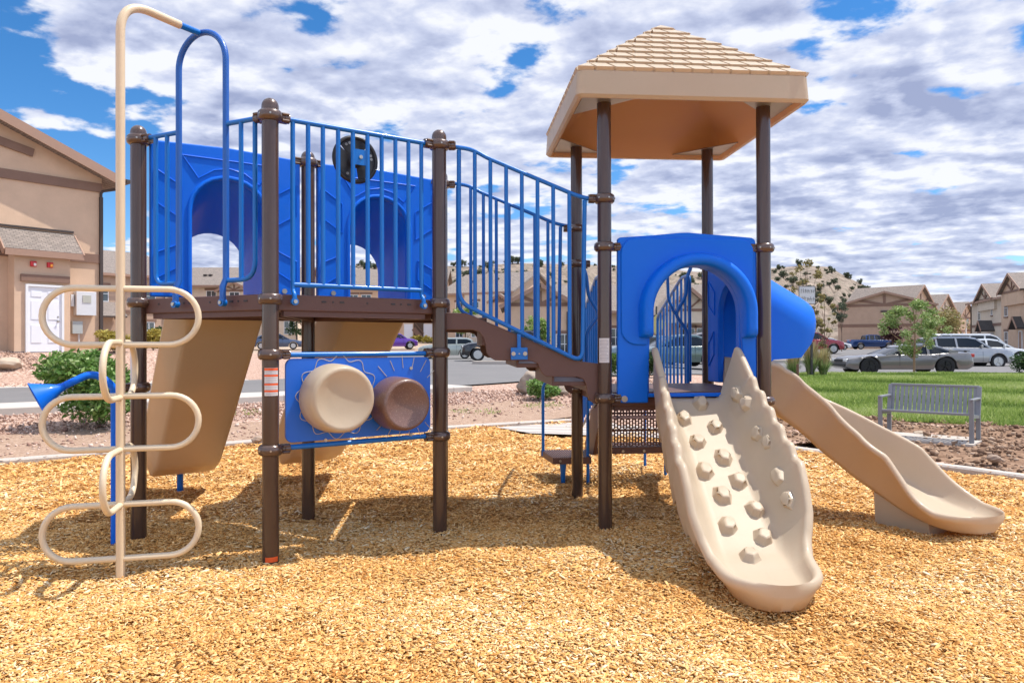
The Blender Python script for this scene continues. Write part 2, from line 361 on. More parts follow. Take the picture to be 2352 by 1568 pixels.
fE = (c0-PE); fE.z = 0; fE = Matrix.Rotation(-.1, 3, 'Z') @ fE
ze = lambda y: 1.5+(791-y)/(1682.5/5.9)
labE = curved_label(PE, 0, ze(833), ze(777), fE, .088, M['white_label'], 'age_label', pE)
for k in range(16):
    y = 780+k*3.2; curved_label(PE, 0, ze(y+.9), ze(y), fE, .070 if k % 5 else .045, M['fine_print'], 'fine_print', labE, .0022)
fB = (c0-PB); fB.z = 0; curved_label(PB, 0, 1.12, 1.5, Matrix.Rotation(-.9, 3, 'Z') @ fB, .05, M['white_label'], 'age_label', pB)
# ---- decks
def deck(poly, z, name='deck', t=.115):
    m = MB(); c = sum(poly, Vector())/len(poly); sh = [c+(p-c)*(1-.05/((p-c).length)) for p in poly]
    m.prism([(p.x, p.y) for p in sh], (0, 0, 0), (1, 0, 0), (0, 1, 0), (0, 0, 1), z-t, z)
    o = m.obj(name, M['brown_plastisol'], PLAY, bevel=.008)
    # flanges with slots on the edges
    for i in range(len(sh)):
        a, b = sh[i], sh[(i+1) % len(sh)]; e = (b-a).normalized(); nn = e.cross(Vector((0, 0, 1)));  L = (b-a).length
        if nn.dot(a-c) < 0: nn = -nn
        s_ = MB()
        for f0 in (.12, .28, .335, .39, .55, .72, .775, .83):
            w = .034 if f0 in (.28, .39, .72, .83) else .012
            s_.box(a+e*L*f0+nn*.0015+Vector((0, 0, z-.045)), (w, .004, .012), e, nn)
        s_.obj('slot', M['black_plastic'], o)
    u = MB()
    for k in range(1, 5):   # folded ribs under the plate
        f = k/5; a = c+(sh[0]-c)*(1-2*f*.0)*.0
    for i in range(len(sh)):
        a, b = sh[i], sh[(i+1) % len(sh)]
        u.bar(a*.9+c*.1+Vector((0, 0, z-t-.02)), b*.9+c*.1+Vector((0, 0, z-t-.02)), .03, .04)
    u.bar(sh[0]*.8+c*.2+Vector((0, 0, z-t-.015)), (sh[1]+sh[2])*.4+c*.2+Vector((0, 0, z-t-.015)), .04, .03)
    u.obj('deck_rib', M['brown_plastisol'], o)
    return o
deck([PB, PA, PCc], ZU); deck([PA, PD, PCc], ZU-.002); deck([PCc, PD, PD2], ZU+.002)
deck([PE, PH, PG, PF], ZL)
# ---- barrier A-D : ten bars, top and bottom rail
def nut(mb, q, n, r=.012, t=.012): mb.tube([q, q+n*t], r, 10)
def barrier_AD():
    E_ = AD; m = MB(); z0, z1 = 1.925, 3.075
    a = .10; b = E_.L-.10; m.tube([E_.p(a, z1+.012), E_.p(b, z1+.012)], .0185, 12)
    ts = [E_.px(x, 560)[0] for x in (672.7, 708, 742, 777, 811, 844.5, 877, 908.5, 938.5, 968)]
    o = m.obj('railing', M['blue_metal'], PLAY); bb = MB(); bb.tube([E_.p(ts[0], z0+.002), E_.p(ts[-1], z0+.002)], .0178, 12); bb.obj('bottom_rail', M['blue_metal'], o)
    for i, t in enumerate(ts):
        k = MB(); end = i in (0, len(ts)-1)
        if end:
            k.tube(fillet([E_.p(t, z1), E_.p(t, z0-.04), E_.p(t, z0-.07, .035), E_.p(t, ZU-.055, .035)], .02), .0165, 10)
            k.tube([E_.p(t, ZU-.055, .018), E_.p(t, ZU-.055, .05)], .026, 14)
        else: k.tube([E_.p(t, z1+.01), E_.p(t, z0)], .0165, 10)
        k.obj('bar', M['blue_metal'], o)
        if end: q = MB(); nut(q, E_.p(t, ZU-.055, .05), E_.n, .014); q.obj('bolt', M['steel'], o)
    return o, ts
railAD, tsAD = barrier_AD()
# steering wheel behind the bars
def wheel():
    c = onplane(816, 367, AD.o-AD.n*.07, AD.n); n = AD.n; e = AD.e; up = Vector((0, 0, 1)); R = .165; m = MB()
    m.tube([c+(e*math.cos(a)+up*math.sin(a))*R for a in [2*PI*k/40 for k in range(40)]], .017, 12, closed=True)
    # disc with three spokes
    for a0, a1 in ((-80, 45), (52, 138), (145, 270)):
        pts = [(math.cos(math.radians(a0+(a1-a0)*k/10))*(R-.005), math.sin(math.radians(a0+(a1-a0)*k/10))*(R-.005)) for k in range(11)]
        pts = [(math.cos(math.radians((a0+a1)/2-60))*.05, math.sin(math.radians((a0+a1)/2-60))*.05)]+pts+[(math.cos(math.radians((a0+a1)/2+60))*.05, math.sin(math.radians((a0+a1)/2+60))*.05)]
        m.prism(pts, c, e, up, n, -.012, .006)
    m.lathe(c-n*.02, [(.001, 0), (.06, 0), (.065, .02), (.05, .035), (.001, .04)], n, 20)
    o = m.obj('steering_wheel', M['black_plastic'], PLAY, bevel=.003)
    h = MB()
    for a in (100, 112, 125, 20, 8, 240): h.tube([c+(e*math.cos(math.radians(a))+up*math.sin(math.radians(a)))*R*.78+n*.004, c+(e*math.cos(math.radians(a))+up*math.sin(math.radians(a)))*R*.78+n*.008], .011, 10)
    h.obj('dimple', M['grey_alu'], o)
    b = MB(); tm = (tsAD[4]+tsAD[5])/2; zc = c.z+.004
    b.box(AD.p(tm, zc, .0), (tsAD[5]-tsAD[4]-.02, .012, .115), AD.e, AD.n); b.tube([AD.p(tm, zc, -.06), AD.p(tm, zc, 0)], .012, 8)
    p = b.obj('mount_plate', M['blue_metal'], o); q = MB(); nut(q, AD.p(tm, zc, .006), AD.n, .014); q.obj('bolt', M['steel'], p)
wheel()
# ---- barrier B-A with the overhead arch
def barrier_BA():
    E_ = BA; z1 = 3.085; zb = 1.965
    x = lambda p, y=500: E_.px(p, y)[0]
    tL, tR = x(411), x(519); arch = MB(); zs = 3.79-(tR-tL)/2; cx = (tL+tR)/2; R = (tR-tL)/2
    pts = [E_.p(tL, ZU-.06, .03), E_.p(tL, ZU+.06, .03), E_.p(tL, ZU+.12, .0)]
    pts += [E_.p(tL, 2.2)]+[E_.p(cx-R*math.cos(a), zs+R*math.sin(a)) for a in [PI*k/24 for k in range(25)]]+[E_.p(tR, 2.2), E_.p(tR, ZU+.12), E_.p(tR, ZU+.06, .03), E_.p(tR, ZU-.06, .03)]
    arch.tube(pts, .0225, 14); o = arch.obj('overhead_arch', M['blue_grip'], PLAY)
    q = MB()
    for t in (tL, tR): nut(q, E_.p(t, ZU-.055, .05), E_.n, .014)
    q.obj('bolt', M['steel'], o)
    f = MB()
    for t in (tL, tR): f.tube([E_.p(t, ZU-.055, .012), E_.p(t, ZU-.055, .052)], .027, 14)
    f.obj('arch_foot', M['blue_metal'], o)
    # left panel
    t0 = x(358); tm = x(384); lf = MB()
    lf.tube([E_.p(.10, z1+.005), E_.p(tL, z1+.005)], .0178, 12)
    lf.tube(fillet([E_.p(t0, z1), E_.p(t0, zb), E_.p(tL, zb)], .09), .0172, 12)
    a = lf.obj('railing', M['blue_metal'], PLAY); k = MB(); k.tube([E_.p(tm, z1), E_.p(tm, zb)], .0165, 10); k.obj('bar', M['blue_metal'], a)
    t1 = x(586); tm = x(554); rf = MB()
    rf.tube([E_.p(tR, z1+.005), E_.p(E_.L-.1, z1+.005)], .0178, 12)
    rf.tube(fillet([E_.p(t1, z1), E_.p(t1, zb), E_.p(tR, zb)], .13), .0172, 12)
    a = rf.obj('railing', M['blue_metal'], PLAY); k = MB(); k.tube([E_.p(tm, z1), E_.p(tm, zb)], .0165, 10); k.obj('bar', M['blue_metal'], a)
    return cx
cxBA = barrier_BA()
# ---- loop climber in front of it
def climber():
    mid = BA.p(cxBA, 0); n = BA.n; Z = Vector((0, 0, 1)); b = W2R @ Vector((-2.56, 4.79, 0)); b.z = 0
    mid2 = mid+n*.02; n2 = (b-mid); d = n2.length; n2.normalize()
    path = [b+Z*-.2, b+Z*3.77, mid+n2*.19+Z*3.775]
    m = MB(); m.tube(fillet(path, .26, 12), .0285, 18); o = m.obj('loop_climber', M['tan_metal'], PLAY)
    s = MB(); s.tube([mid+n2*.19+Z*3.775, mid+n2*.03+Z*3.78], .0235, 14); s.obj('arch_sleeve', M['blue_metal'], PLAY)
    e = W2R.to_3x3() @ Vector((math.cos(.25), math.sin(.25), 0)); f = e.cross(Z)     # f points to the viewer
    def loop(dirv, half, zt, zb, r=.0205, name='rung_loop'):
        R = (zt-zb)/2; zc = (zt+zb)/2; q = MB(); st = half-R
        pts = [b+dirv*.02+Z*zt, b+dirv*st+Z*zt]+[b+dirv*(st+R*math.sin(a))+Z*(zc+R*math.cos(a)) for a in [PI*k/16 for k in range(1, 16)]]+[b+dirv*st+Z*zb, b+dirv*.02+Z*zb]
        q.tube(pts, r, 14); q.obj(name, M['tan_grip'], o)
    for zt, zb in ((1.872, 1.505), (1.17, .825), (.465, .112)):
        loop(e, .475, zt, zb); loop(-e, .455, zt, zb)
    for zt, zb in ((1.52, 1.16), (.82, .46)):
        loop(f, .40, zt, zb); loop(-f, .38, zt, zb)
climber()
# ---- talk tube
def talk():
    b = W2R @ Vector((-3.0, 5.53, 0)); Z = Vector((0, 0, 1))
    w = lambda px, py, d: W2R @ at(px, py, d)
    pts = [b-Z*.2, b+Z*.4, b+Z*.95, w(262, 903, 5.5), w(256, 885, 5.48), w(232, 866, 5.45), w(205, 861, 5.4), w(175, 873, 5.35), w(128, 896, 5.28)]
    m = MB(); m.tube(smoothpath(pts, 8), .027, 16); o = m.obj('talk_tube', M['blue_plastic'], PLAY)
    h = MB(); a = w(140, 890, 5.29); c = w(84, 914, 5.20); d = (c-a).normalized(); L = (c-a).length
    h.lathe(a, [(.028, -.02), (.036, L*.1), (.070, L*.5), (.118, L), (.122, L+.005), (.116, L+.004), (.06, L*.6), (.02, L*.2)], d, 24); h.obj('horn', M['blue_plastic'], o)
    br = MB(); br.bar(b+Z*1.16, PB+Z*1.18, .03, .05); br.obj('bracket', M['brown_clamp'], o)
talk()
# ---- blue slide-entry panels with an arched opening and a hood behind
def arch_outline(hw, zt, zb, n=14, hw2=None):
    """from bottom left up and round to bottom right; hw2 = half width of the foot"""
    r = hw; hw2 = hw2 or hw
    return [(-hw2, zb)]+[(-r*math.cos(PI*k/n), zt-r+r*math.sin(PI*k/n)) for k in range(n+1)]+[(hw2, zb)]
def entry_panel(E_, zb, zt, hw, zarch, slope_top=0.02, decor=True):
    c = E_.L/2; n = -E_.n if False else E_.n
    ar = arch_outline(hw, zarch, zb)
    out = [(c+p[0], p[1]) for p in ar]; w = E_.L/2-RP-.02
    poly = out+[(c+w, zb)]+[(c+w, zt-.03), (c+w-.03, zt), (c, zt+slope_top), (c-w+.03, zt), (c-w, zt-.03)]+[(c-w, zb)]
    m = MB(); m.prism(poly, E_.o, E_.e, (0, 0, 1), E_.n, -.03, .03)
    o = m.obj('entry_panel', M['blue_plastic'], PLAY, bevel=.014, bseg=3)
    return o, c, w
def ridge(mb, E_, pts, k, r=.0055):
    mb.tube([E_.p(t, z, k) for t, z in pts]+[E_.p(*pts[0], k)], r, 6, cap=False)
def slide_panels(E_):
    """E_ runs left to right seen from the camera; the slide leaves on the far side (-n)"""
    o, c, w = entry_panel(E_, ZU+.02, 3.10, .285, 2.855)
    r = MB(); f = .034
    for s in (-1, 1):
        X = lambda q: c+s*q
        g = (hwi := .315); e2 = w-.035
        ridge(r, E_, [(X(e2), 2.88), (X(e2-.19), 2.76), (X(e2-.19), 2.50), (X(e2), 2.62)], f)
        ridge(r, E_, [(X(e2), 2.22), (X(e2-.17), 2.30), (X(e2-.17), 2.12), (X(e2), 2.02)], f)
    ridge(r, E_, [(c-.36, 3.01), (c+.36, 3.01), (c+.24, 2.84), (c+.12, 2.92), (c, 2.945), (c-.12, 2.92), (c-.24, 2.84)], f)
    rim = MB(); rim.tube([E_.p(c+p[0]*1.06, p[1]+.012, .03) for p in arch_outline(.29, 2.86, ZU+.05)], .016, 8); rim.obj('arch_rim', M['blue_plastic'], o)
    r.obj('panel_relief', M['blue_plastic'], o)
    bo = MB()
    for s in (-1, 1): nut(bo, E_.p(c+s*(w-.14), ZU+.10, .03), E_.n, .022, .01)
    bo.obj('bolt', M['steel'], o)
    # hood: arch shrinking and dropping to the far side
    h = MB(); rg = []
    for k in range(9):
        t = k/8; dd = .02+.62*t; zt_ = 2.87-.26*t-.09*t*t; hw = .30-.0*t; zb = ZU-.05-.30*t
        prof = arch_outline(hw, zt_, zb, 16); inn = arch_outline(hw-.018, zt_-.018, zb, 16)
        rg.append([E_.p(c+p[0], p[1], -dd) for p in prof]+[E_.p(c+p[0], p[1], -dd) for p in inn[::-1]])
    h.rings(rg); h.obj('slide_hood', M['blue_plastic'], o)
slide_panels(BC); slide_panels(CD2)
# ---- drum panel between A and D
def drum_panel():
    E_ = AD; P_ = lambda x, y: E_.px(x, y)
    tl, tr = P_(655, 900)[0], P_(987, 900)[0]; z0, z1 = .815, 1.405; R = .05
    cs = []
    for cx_, cz_, a0 in ((tr-R, z1-R, 0), (tl+R, z1-R, 90), (tl+R, z0+R, 180), (tr-R, z0+R, 270)):
        cs += [(cx_+R*math.cos(math.radians(a0+15*k)), cz_+R*math.sin(math.radians(a0+15*k))) for k in range(7)]
    m = MB(); m.prism(cs, E_.o, E_.e, (0, 0, 1), E_.n, -.012, .012)
    o = m.obj('drum_panel', M['blue_board'], PLAY, bevel=.003)
    r = MB()
    r.tube([E_.p(.10, 1.432), E_.p(E_.L-.10, 1.432)], .019, 14); r.obj('panel_rail', M['blue_metal'], o)
    r = MB(); r.tube([E_.p(.10, .782), E_.p(E_.L-.10, .782)], .019, 14); r.obj('panel_rail', M['blue_metal'], o)
    # engraved wavy ring and rays
    c1 = P_(776, 910); c2 = P_(931, 917)
    g = MB(); pts = []
    for k in range(120):
        a = 2*PI*k/120; rr = .295+.022*math.cos(12*a+.6); pts.append(E_.p(c1[0]+rr*math.cos(a), c1[1]+rr*math.sin(a)*.97, .0125))
    g.tube(pts, .0028, 6, closed=True)
    for k in range(20):
        a = 2*PI*k/20+.1
        if abs(math.cos(a)) > .86: continue
        q0, q1 = .245, .245+.085+.02*(k % 2)
        g.tube([E_.p(c2[0]+math.cos(a)*q0, c2[1]+math.sin(a)*q0, .0125), E_.p(c2[0]+math.cos(a)*q1, c2[1]+math.sin(a)*q1, .0125)], .0028, 6)
    g.obj('engraved_line', M['engrave'], o)
    b = MB()
    for x, y in ((746, 845), (942, 845), (746, 1010), (942, 997)):
        t, z = P_(x, y); nut(b, E_.p(t, z, .012), E_.n, .013, .008)
    b.obj('bolt', M['steel'], o)
    def drum(c, R, h, mt, name):
        d = MB(); prof = [(R*.97, 0), (R, .02), (R*.985, h*.6), (R*.95, h-.03), (R*.91, h-.008), (R*.85, h), (R*.78, h-.004), (R*.66, h-.016), (R*.4, h-.028), (.001, h-.033)]
        prof = [(R*.8, 0.0)]+prof
        d.lathe(E_.p(c[0], c[1], .012), prof, E_.n, 48); return d.obj(name, mt, o, ang=60)
    drum(P_(760, 912), .247, .25, M['tan_plastic'], 'drum')
    drum(P_(901, 924), .202, .25, M['speckle'], 'drum')
M['speckle'] = None
def speckle():
    m = mat('brown_speckled_plastic', (.15, .08, .062), .38, coat=.2); nt = m.node_tree; N = nt.nodes.new; L = nt.links.new
    tc = N('ShaderNodeTexCoord'); v = N('ShaderNodeTexNoise'); v.inputs['Scale'].default_value = 210; v.inputs['Detail'].default_value = 2; L(tc.outputs['Object'], v.inputs['Vector'])
    r = N('ShaderNodeValToRGB'); r.color_ramp.elements[0].position = .60; r.color_ramp.elements[0].color = (.15, .08, .062, 1); r.color_ramp.elements[1].position = .72; r.color_ramp.elements[1].color = (.42, .28, .21, 1)
    L(v.outputs['Fac'], r.inputs['Fac']); L(r.outputs['Color'], nt.nodes['Principled BSDF'].inputs['Base Color']); return m
M['speckle'] = speckle()
drum_panel()
# ---- sloped stair between the decks
def stair_rail(E_, zoff=0.0, front=True):
    P_ = lambda x, y: DE.px(x, y)
    up = [P_(x, y) for x, y in ((1040, 337), (1085, 343.5), (1120, 363), (1330, 452), (1372, 460))]
    lo = [P_(x, y) for x, y in ((1054, 345), (1054.5, 694), (1338, 832), (1343, 460))]
    m = MB(); m.tube(fillet([E_.p(t, z) for t, z in up], [.08, .02, .12]), .0175, 12); o = m.obj('stair_railing', M['blue_metal'], PLAY)
    l = MB(); l.tube(fillet([E_.p(t, z) for t, z in lo], .10), .0178, 12); l.obj('bottom_rail', M['blue_metal'], o)
    def yt(t, poly):
        for (a, za_), (b, zb_) in zip(poly, poly[1:]):
            if a <= t <= b: return za_+(zb_-za_)*(t-a)/(b-a)
        return poly[-1][1]
    lo2 = [lo[1], lo[2]]
    for x in (1091, 1126.8, 1163, 1199, 1235, 1271, 1308):
        t = P_(x, 600)[0]; b = MB(); b.tube([E_.p(t, yt(t, up)), E_.p(t, yt(t, lo2))], .0165, 10); b.obj('bar', M['blue_metal'], o)
    if front:
        t, z = P_(1192, 767); s = MB(); s.tube([E_.p(t, z), E_.p(t, z-.12, .0)], .0165, 10)
        t2, z2 = P_(1192, 812); s.box(E_.p(t2, z2, .012), (.135, .035, .098), E_.e, E_.n)
        k = s.obj('rail_bracket', M['blue_metal'], o, bevel=.008); q = MB()
        for dt in (-.047, .047): nut(q, E_.p(t2+dt, z2, .03), E_.n, .017, .008)
        nut(q, E_.p(t2, z2, .03), E_.n, .006, .006); q.obj('bolt', M['steel'], k)
stair_rail(DE); stair_rail(D2F, front=False)
def stair():
    tr = [(1022, 717), (1071, 719), (1092, 727), (1330, 829), (1378, 835), (1376, 928), (1366, 927), (1356, 918), (1350, 903), (1347, 882), (1341, 871), (1328, 866), (1255, 865), (1246, 858), (1240, 846), (1236, 835), (1222, 829.5), (1138, 827.5), (1126, 821), (1118, 810), (1115, 790), (1110, 774), (1100, 762), (1086, 757.5), (1022, 757)]
    poly = [DE.px(x, y) for x, y in tr]; st = []
    for k, off in ((0, -.045), (1, .045)):
        E_ = (DE, D2F)[k]; m = MB(); m.prism(poly, E_.p(0, 0, off), E_.e, (0, 0, 1), E_.n, -.02, .02)
        st.append(m.obj('stair_stringer', M['brown_plastisol'], PLAY, bevel=.006))
    # treads and risers between the stringers
    W_ = S-.12; zt = [ZU-.15, ZU-.34, ZU-.53]; t0 = .30
    for i, (t, z) in enumerate(((.08, 1.72), (.36, 1.53), (.64, 1.35), (.93, 1.20))):
        m = MB(); c = DE.p(t+.14, z-.02, -S/2); m.box(c, (.32, W_, .035), DE.e, -DE.n)
        m.box(DE.p(t-.01, z-.0, -S/2)+Vector((.0, 0, .06)), (.02, W_, .15), DE.e, -DE.n); m.box(DE.p(t+.29, z-.05, -S/2), (.02, W_, .08), DE.e, -DE.n)
        m.obj('step', M['brown_plastisol'], PLAY, bevel=.005)
stair()
def lerp_(pts, x):
    if x <= pts[0][0]: return pts[0][1]
    for (a, b), (c, d) in zip(pts, pts[1:]):
        if x <= c: return b+(d-b)*(x-a)/(c-a) if c > a else d
    return pts[-1][1]
# ---- slide chutes
def chute(mb, C, lat, up, wf, wt, h, th, rim, flare=1.5, e=None):
    """lists over stations; closed profile"""
    rg = []; NS = 20
    for i in range(len(C)):
        a = []
        for k in range(NS+1):
            q = -1+2*k/NS; x = wt[i]*q; ax = abs(x); hh = 0 if ax <= wf[i] else h[i]*((ax-wf[i])/max(1e-4, wt[i]-wf[i]))**flare
            a.append((x, hh))
        r = rim[i]; H = h[i]
        lipR = [(wt[i]+r*.25, H+r*.55), (wt[i]+r*.9, H+r*.75), (wt[i]+r*1.6, H+r*.45), (wt[i]+r*1.9, H-r*.2), (wt[i]+r*1.6, H-r*.9), (wt[i]+r*1.0, H-r*1.3)]
        ow = wt[i]+r*.8; of = wf[i]+th*.9
        outer = [(x_, -th+(0 if abs(x_) <= of else (H-r*1.3+th)*((abs(x_)-of)/max(1e-4, ow-of))**flare)) for x_ in [ow*(1-2*k/NS)*.98 for k in range(1, NS)]]
        lipL = [(-p, q) for p, q in lipR][::-1]
        prof = a+lipR+outer+lipL
        if e:
            sc, fl = e[i]; prof = [(x*sc, max(y, (H+r*.6)*fl) if j <= NS else y) for j, (x, y) in enumerate(prof)]
        tg = (C[min(i+1, len(C)-1)]-C[max(i-1, 0)]).normalized(); back = tg*(-.055*(1-e[i][0])**1.0) if e else tg*0; no = NS+1+6
        rg.append([C[i]+lat[i]*p*(1 if not (e and no <= j < no+NS-1) else .93)+up[i]*q+(back if no <= j < no+NS-1 else tg*0) for j, (p, q) in enumerate(prof)])
    mb.rings(rg)
def resample(ks, nose):
    """even stations, crowding towards the rounded nose; returns points and distance left"""
    acc = [0]
    for a, b in zip(ks, ks[1:]): acc.append(acc[-1]+(b-a).length)
    T = acc[-1]; ds = []; x = T
    while x > nose: ds.append(x); x -= .035
    ds += [nose*(1-math.cos(PI/2*k/16)) for k in range(16, -1, -1)]; out = []
    for dl in ds:
        s = T-dl; i = max(k for k in range(len(acc)) if acc[k] <= s+1e-9); i = min(i, len(ks)-2); f = (s-acc[i])/max(1e-9, acc[i+1]-acc[i]); out.append((ks[i].lerp(ks[i+1], f), dl))
    return [q[0] for q in out], [q[1] for q in out]
def nose_e(dl, nose): return math.sqrt(max(0, 1-(1-min(1, max(0, dl)/nose))**2)) if dl > 1e-5 else 0.0
def straight_slide(E_, s0=0):
    c = E_.L/2; d = -E_.n; Z = Vector((0, 0, 1)); lat = E_.e
    key = [(-.02, ZU-.03), (.10, ZU-.07), (.28, 1.64), (1.50, .50), (1.82, .29), (2.10, .215), (2.36, .21)]
    ks, DL = resample(smoothpath([Vector((a, 0, b)) for a, b in key], 8), .50); C = []; U = []; wf = []; wt = []; h = []; rim = []; ee = []
    for i, p in enumerate(ks):
        q = ks[min(i+1, len(ks)-1)]-ks[max(i-1, 0)]; q.normalize(); tang = d*q.x+Z*q.z; up = lat.cross(tang); up = up if up.z > 0 else -up
        C.append(E_.p(c, p.z)+d*p.x); U.append(up); f = i/(len(ks)-1); ee.append((nose_e(DL[i], .50), max(0, 1-DL[i]/.12)**1.5)); f = p.x/2.4
        wf.append(.25); wt.append(.35); h.append(.26-.16*max(0, f-.6)/.4); rim.append(.026)
    m = MB(); chute(m, C, [lat]*len(C), U, wf, wt, h, .075, rim, flare=1.9, e=ee)
    o = m.obj('slide_chute', M['tan_plastic'], PLAY, ang=80, weld=True)
    l = MB(); q = E_.p(c, 0)+d*2.05; l.tube([q-Z*.2, q+Z*.20], .032, 16); l.obj('slide_leg', M['blue_metal'], o)
    return o
straight_slide(BC); straight_slide(CD2)
# ---- tower front panel with its fat arch, facing the viewer
def tower_panel():
    E_ = EH; P_ = E_.px
    out = [P_(x, y) for x, y in ((1417, 925), (1417, 549), (1423, 546), (1500, 541), (1560, 535.5), (1580, 535), (1610, 538), (1680, 543), (1724, 547), (1731, 551), (1733, 560), (1735, 925))]
    c = (P_(1492, 700)[0]+P_(1700, 700)[0])/2; hw = (P_(1700, 700)[0]-P_(1492, 700)[0])/2
    zt = P_(1590, 612)[1]; zb = P_(1590, 902)[1]; zs = P_(1500, 770)[1]
    hole = [(c+p[0], p[1]) for p in arch_outline(hw, zt, .9, 20)]
    # left foot, arch, right foot, outside
    poly = [(out[0][0]+.03, out[0][1]), (c-hw-.02, out[0][1])]+[(c-hw-.02, zb)]+hole[1:-1]+[(c+hw+.02, zb), (c+hw+.02, out[0][1]), (out[-1][0], out[-1][1])]+[out[i] for i in range(len(out)-2, 0, -1)]+[(out[0][0], out[0][1]+.03)]
    m = MB(); m.prism(poly, E_.o, E_.e, (0, 0, 1), E_.n, -.025, .03)
    o = m.obj('tower_panel', M['blue_plastic'], PLAY, bevel=.012, bseg=3)
    # sill and rear lip
    s = MB(); s.prism([(c-hw-.02, zb-.03), (c+hw+.02, zb-.03), (c+hw+.02, zb), (c-hw-.02, zb)], E_.o, E_.e, (0, 0, 1), E_.n, -.024, .028); s.obj('panel_sill', M['blue_plastic'], o, bevel=.006)
    # raised field behind the arch
    f = MB(); R1 = .03
    xl, xr = P_(1424, 700)[0], P_(1729, 700)[0]; zt1 = P_(1570, 548)[1]; zb1 = P_(1450, 792)[1]
    # bull-nosed arch: D-shaped section swept round
    hi, ho = hw+.0, hw+.105; prof = [(0, 0), (0, .10), (.012, .135), (.035, .152), (.065, .150), (.088, .128), (.100, .09), (.105, 0)]
    path = [(-1, zs)]+[(math.cos(PI-PI*k/28), None, PI-PI*k/28) for k in range(29)]+[(1, zs)]
    rg = []; zc = zt-hw
    def ring(ang, z=None, shr=1.0):
        r_ = []
        for a, b in prof:
            rr = hw+a
            if ang is None: pass
            x = rr*math.cos(ang); zz = (zc+rr*math.sin(ang)) if z is None else z
            r_.append(E_.p(c+x, zz, .02+b*shr))
        return r_
    rg.append(ring(PI, zs-.022, .2)); rg.append(ring(PI, zs-.010, .8)); rg.append(ring(PI, zs+.012, 1))
    for k in range(4): rg.append(ring(PI, zs+.012+(zc-zs-.012)*(k+1)/4))
    rg += [ring(PI-PI*k/32) for k in range(1, 32)]
    for k in range(4): rg.append(ring(0, zc+(zs+.012-zc)*k/4))
    rg.append(ring(0, zs+.012, 1)); rg.append(ring(0, zs-.010, .8)); rg.append(ring(0, zs-.022, .2))
    f.rings(rg); f.obj('arch_hood', M['blue_plastic'], o, ang=50)
    # inner tunnel lining back to the deck
    t = MB(); rg = []
    for kk in (-.02, -.10):
        rg.append([E_.p(c+p[0], p[1], kk) for p in arch_outline(hw-.0, zt, zb, 24)]+[E_.p(c+p[0], p[1], kk) for p in arch_outline(hw+.022, zt+.022, zb, 24)[::-1]])
    t.rings(rg); t.obj('arch_lining', M['blue_plastic'], o, bevel=.006)
    # shoulders of the moulded hood
    g = MB(); pl = []
    for (x0, x1) in ((xl+.01, c-hw-.10), ):
        pass
    def rc(cx, cz, r, a0, n=6): return [(cx+r*math.cos(math.radians(a0+90*k/n)), cz+r*math.sin(math.radians(a0+90*k/n))) for k in range(n+1)]
    R_ = .13
    pl = rc(xl+R_+.0, zb1+R_, R_, 180)+[(c-hw-.03, zb1), (c-hw-.03, zc)]+[(c-(hw+.03)*math.cos(PI*k/12), zc+(hw+.03)*math.sin(PI*k/12)) for k in range(1, 12)]+[(c+hw+.05, zc), (xr-.012, zc-.02), (xr-.012, zc+.12)]+rc(xr-.11, zt1-.11, .10, 0)+rc(xl+R_, zt1-R_, R_, 90)
    g.prism(pl, E_.o, E_.e, (0, 0, 1), E_.n, .026, .052)
    g.obj('hood_shoulder', M['blue_plastic'], o, bevel=.022, bseg=4)
    b = MB()
    t_, z_ = P_(1432, 915); nut(b, E_.p(t_, z_, .03), E_.n, .026, .012); b.obj('bolt', M['steel'], o)
    return c, hw, zb
cT, hwT, zbT = tower_panel()
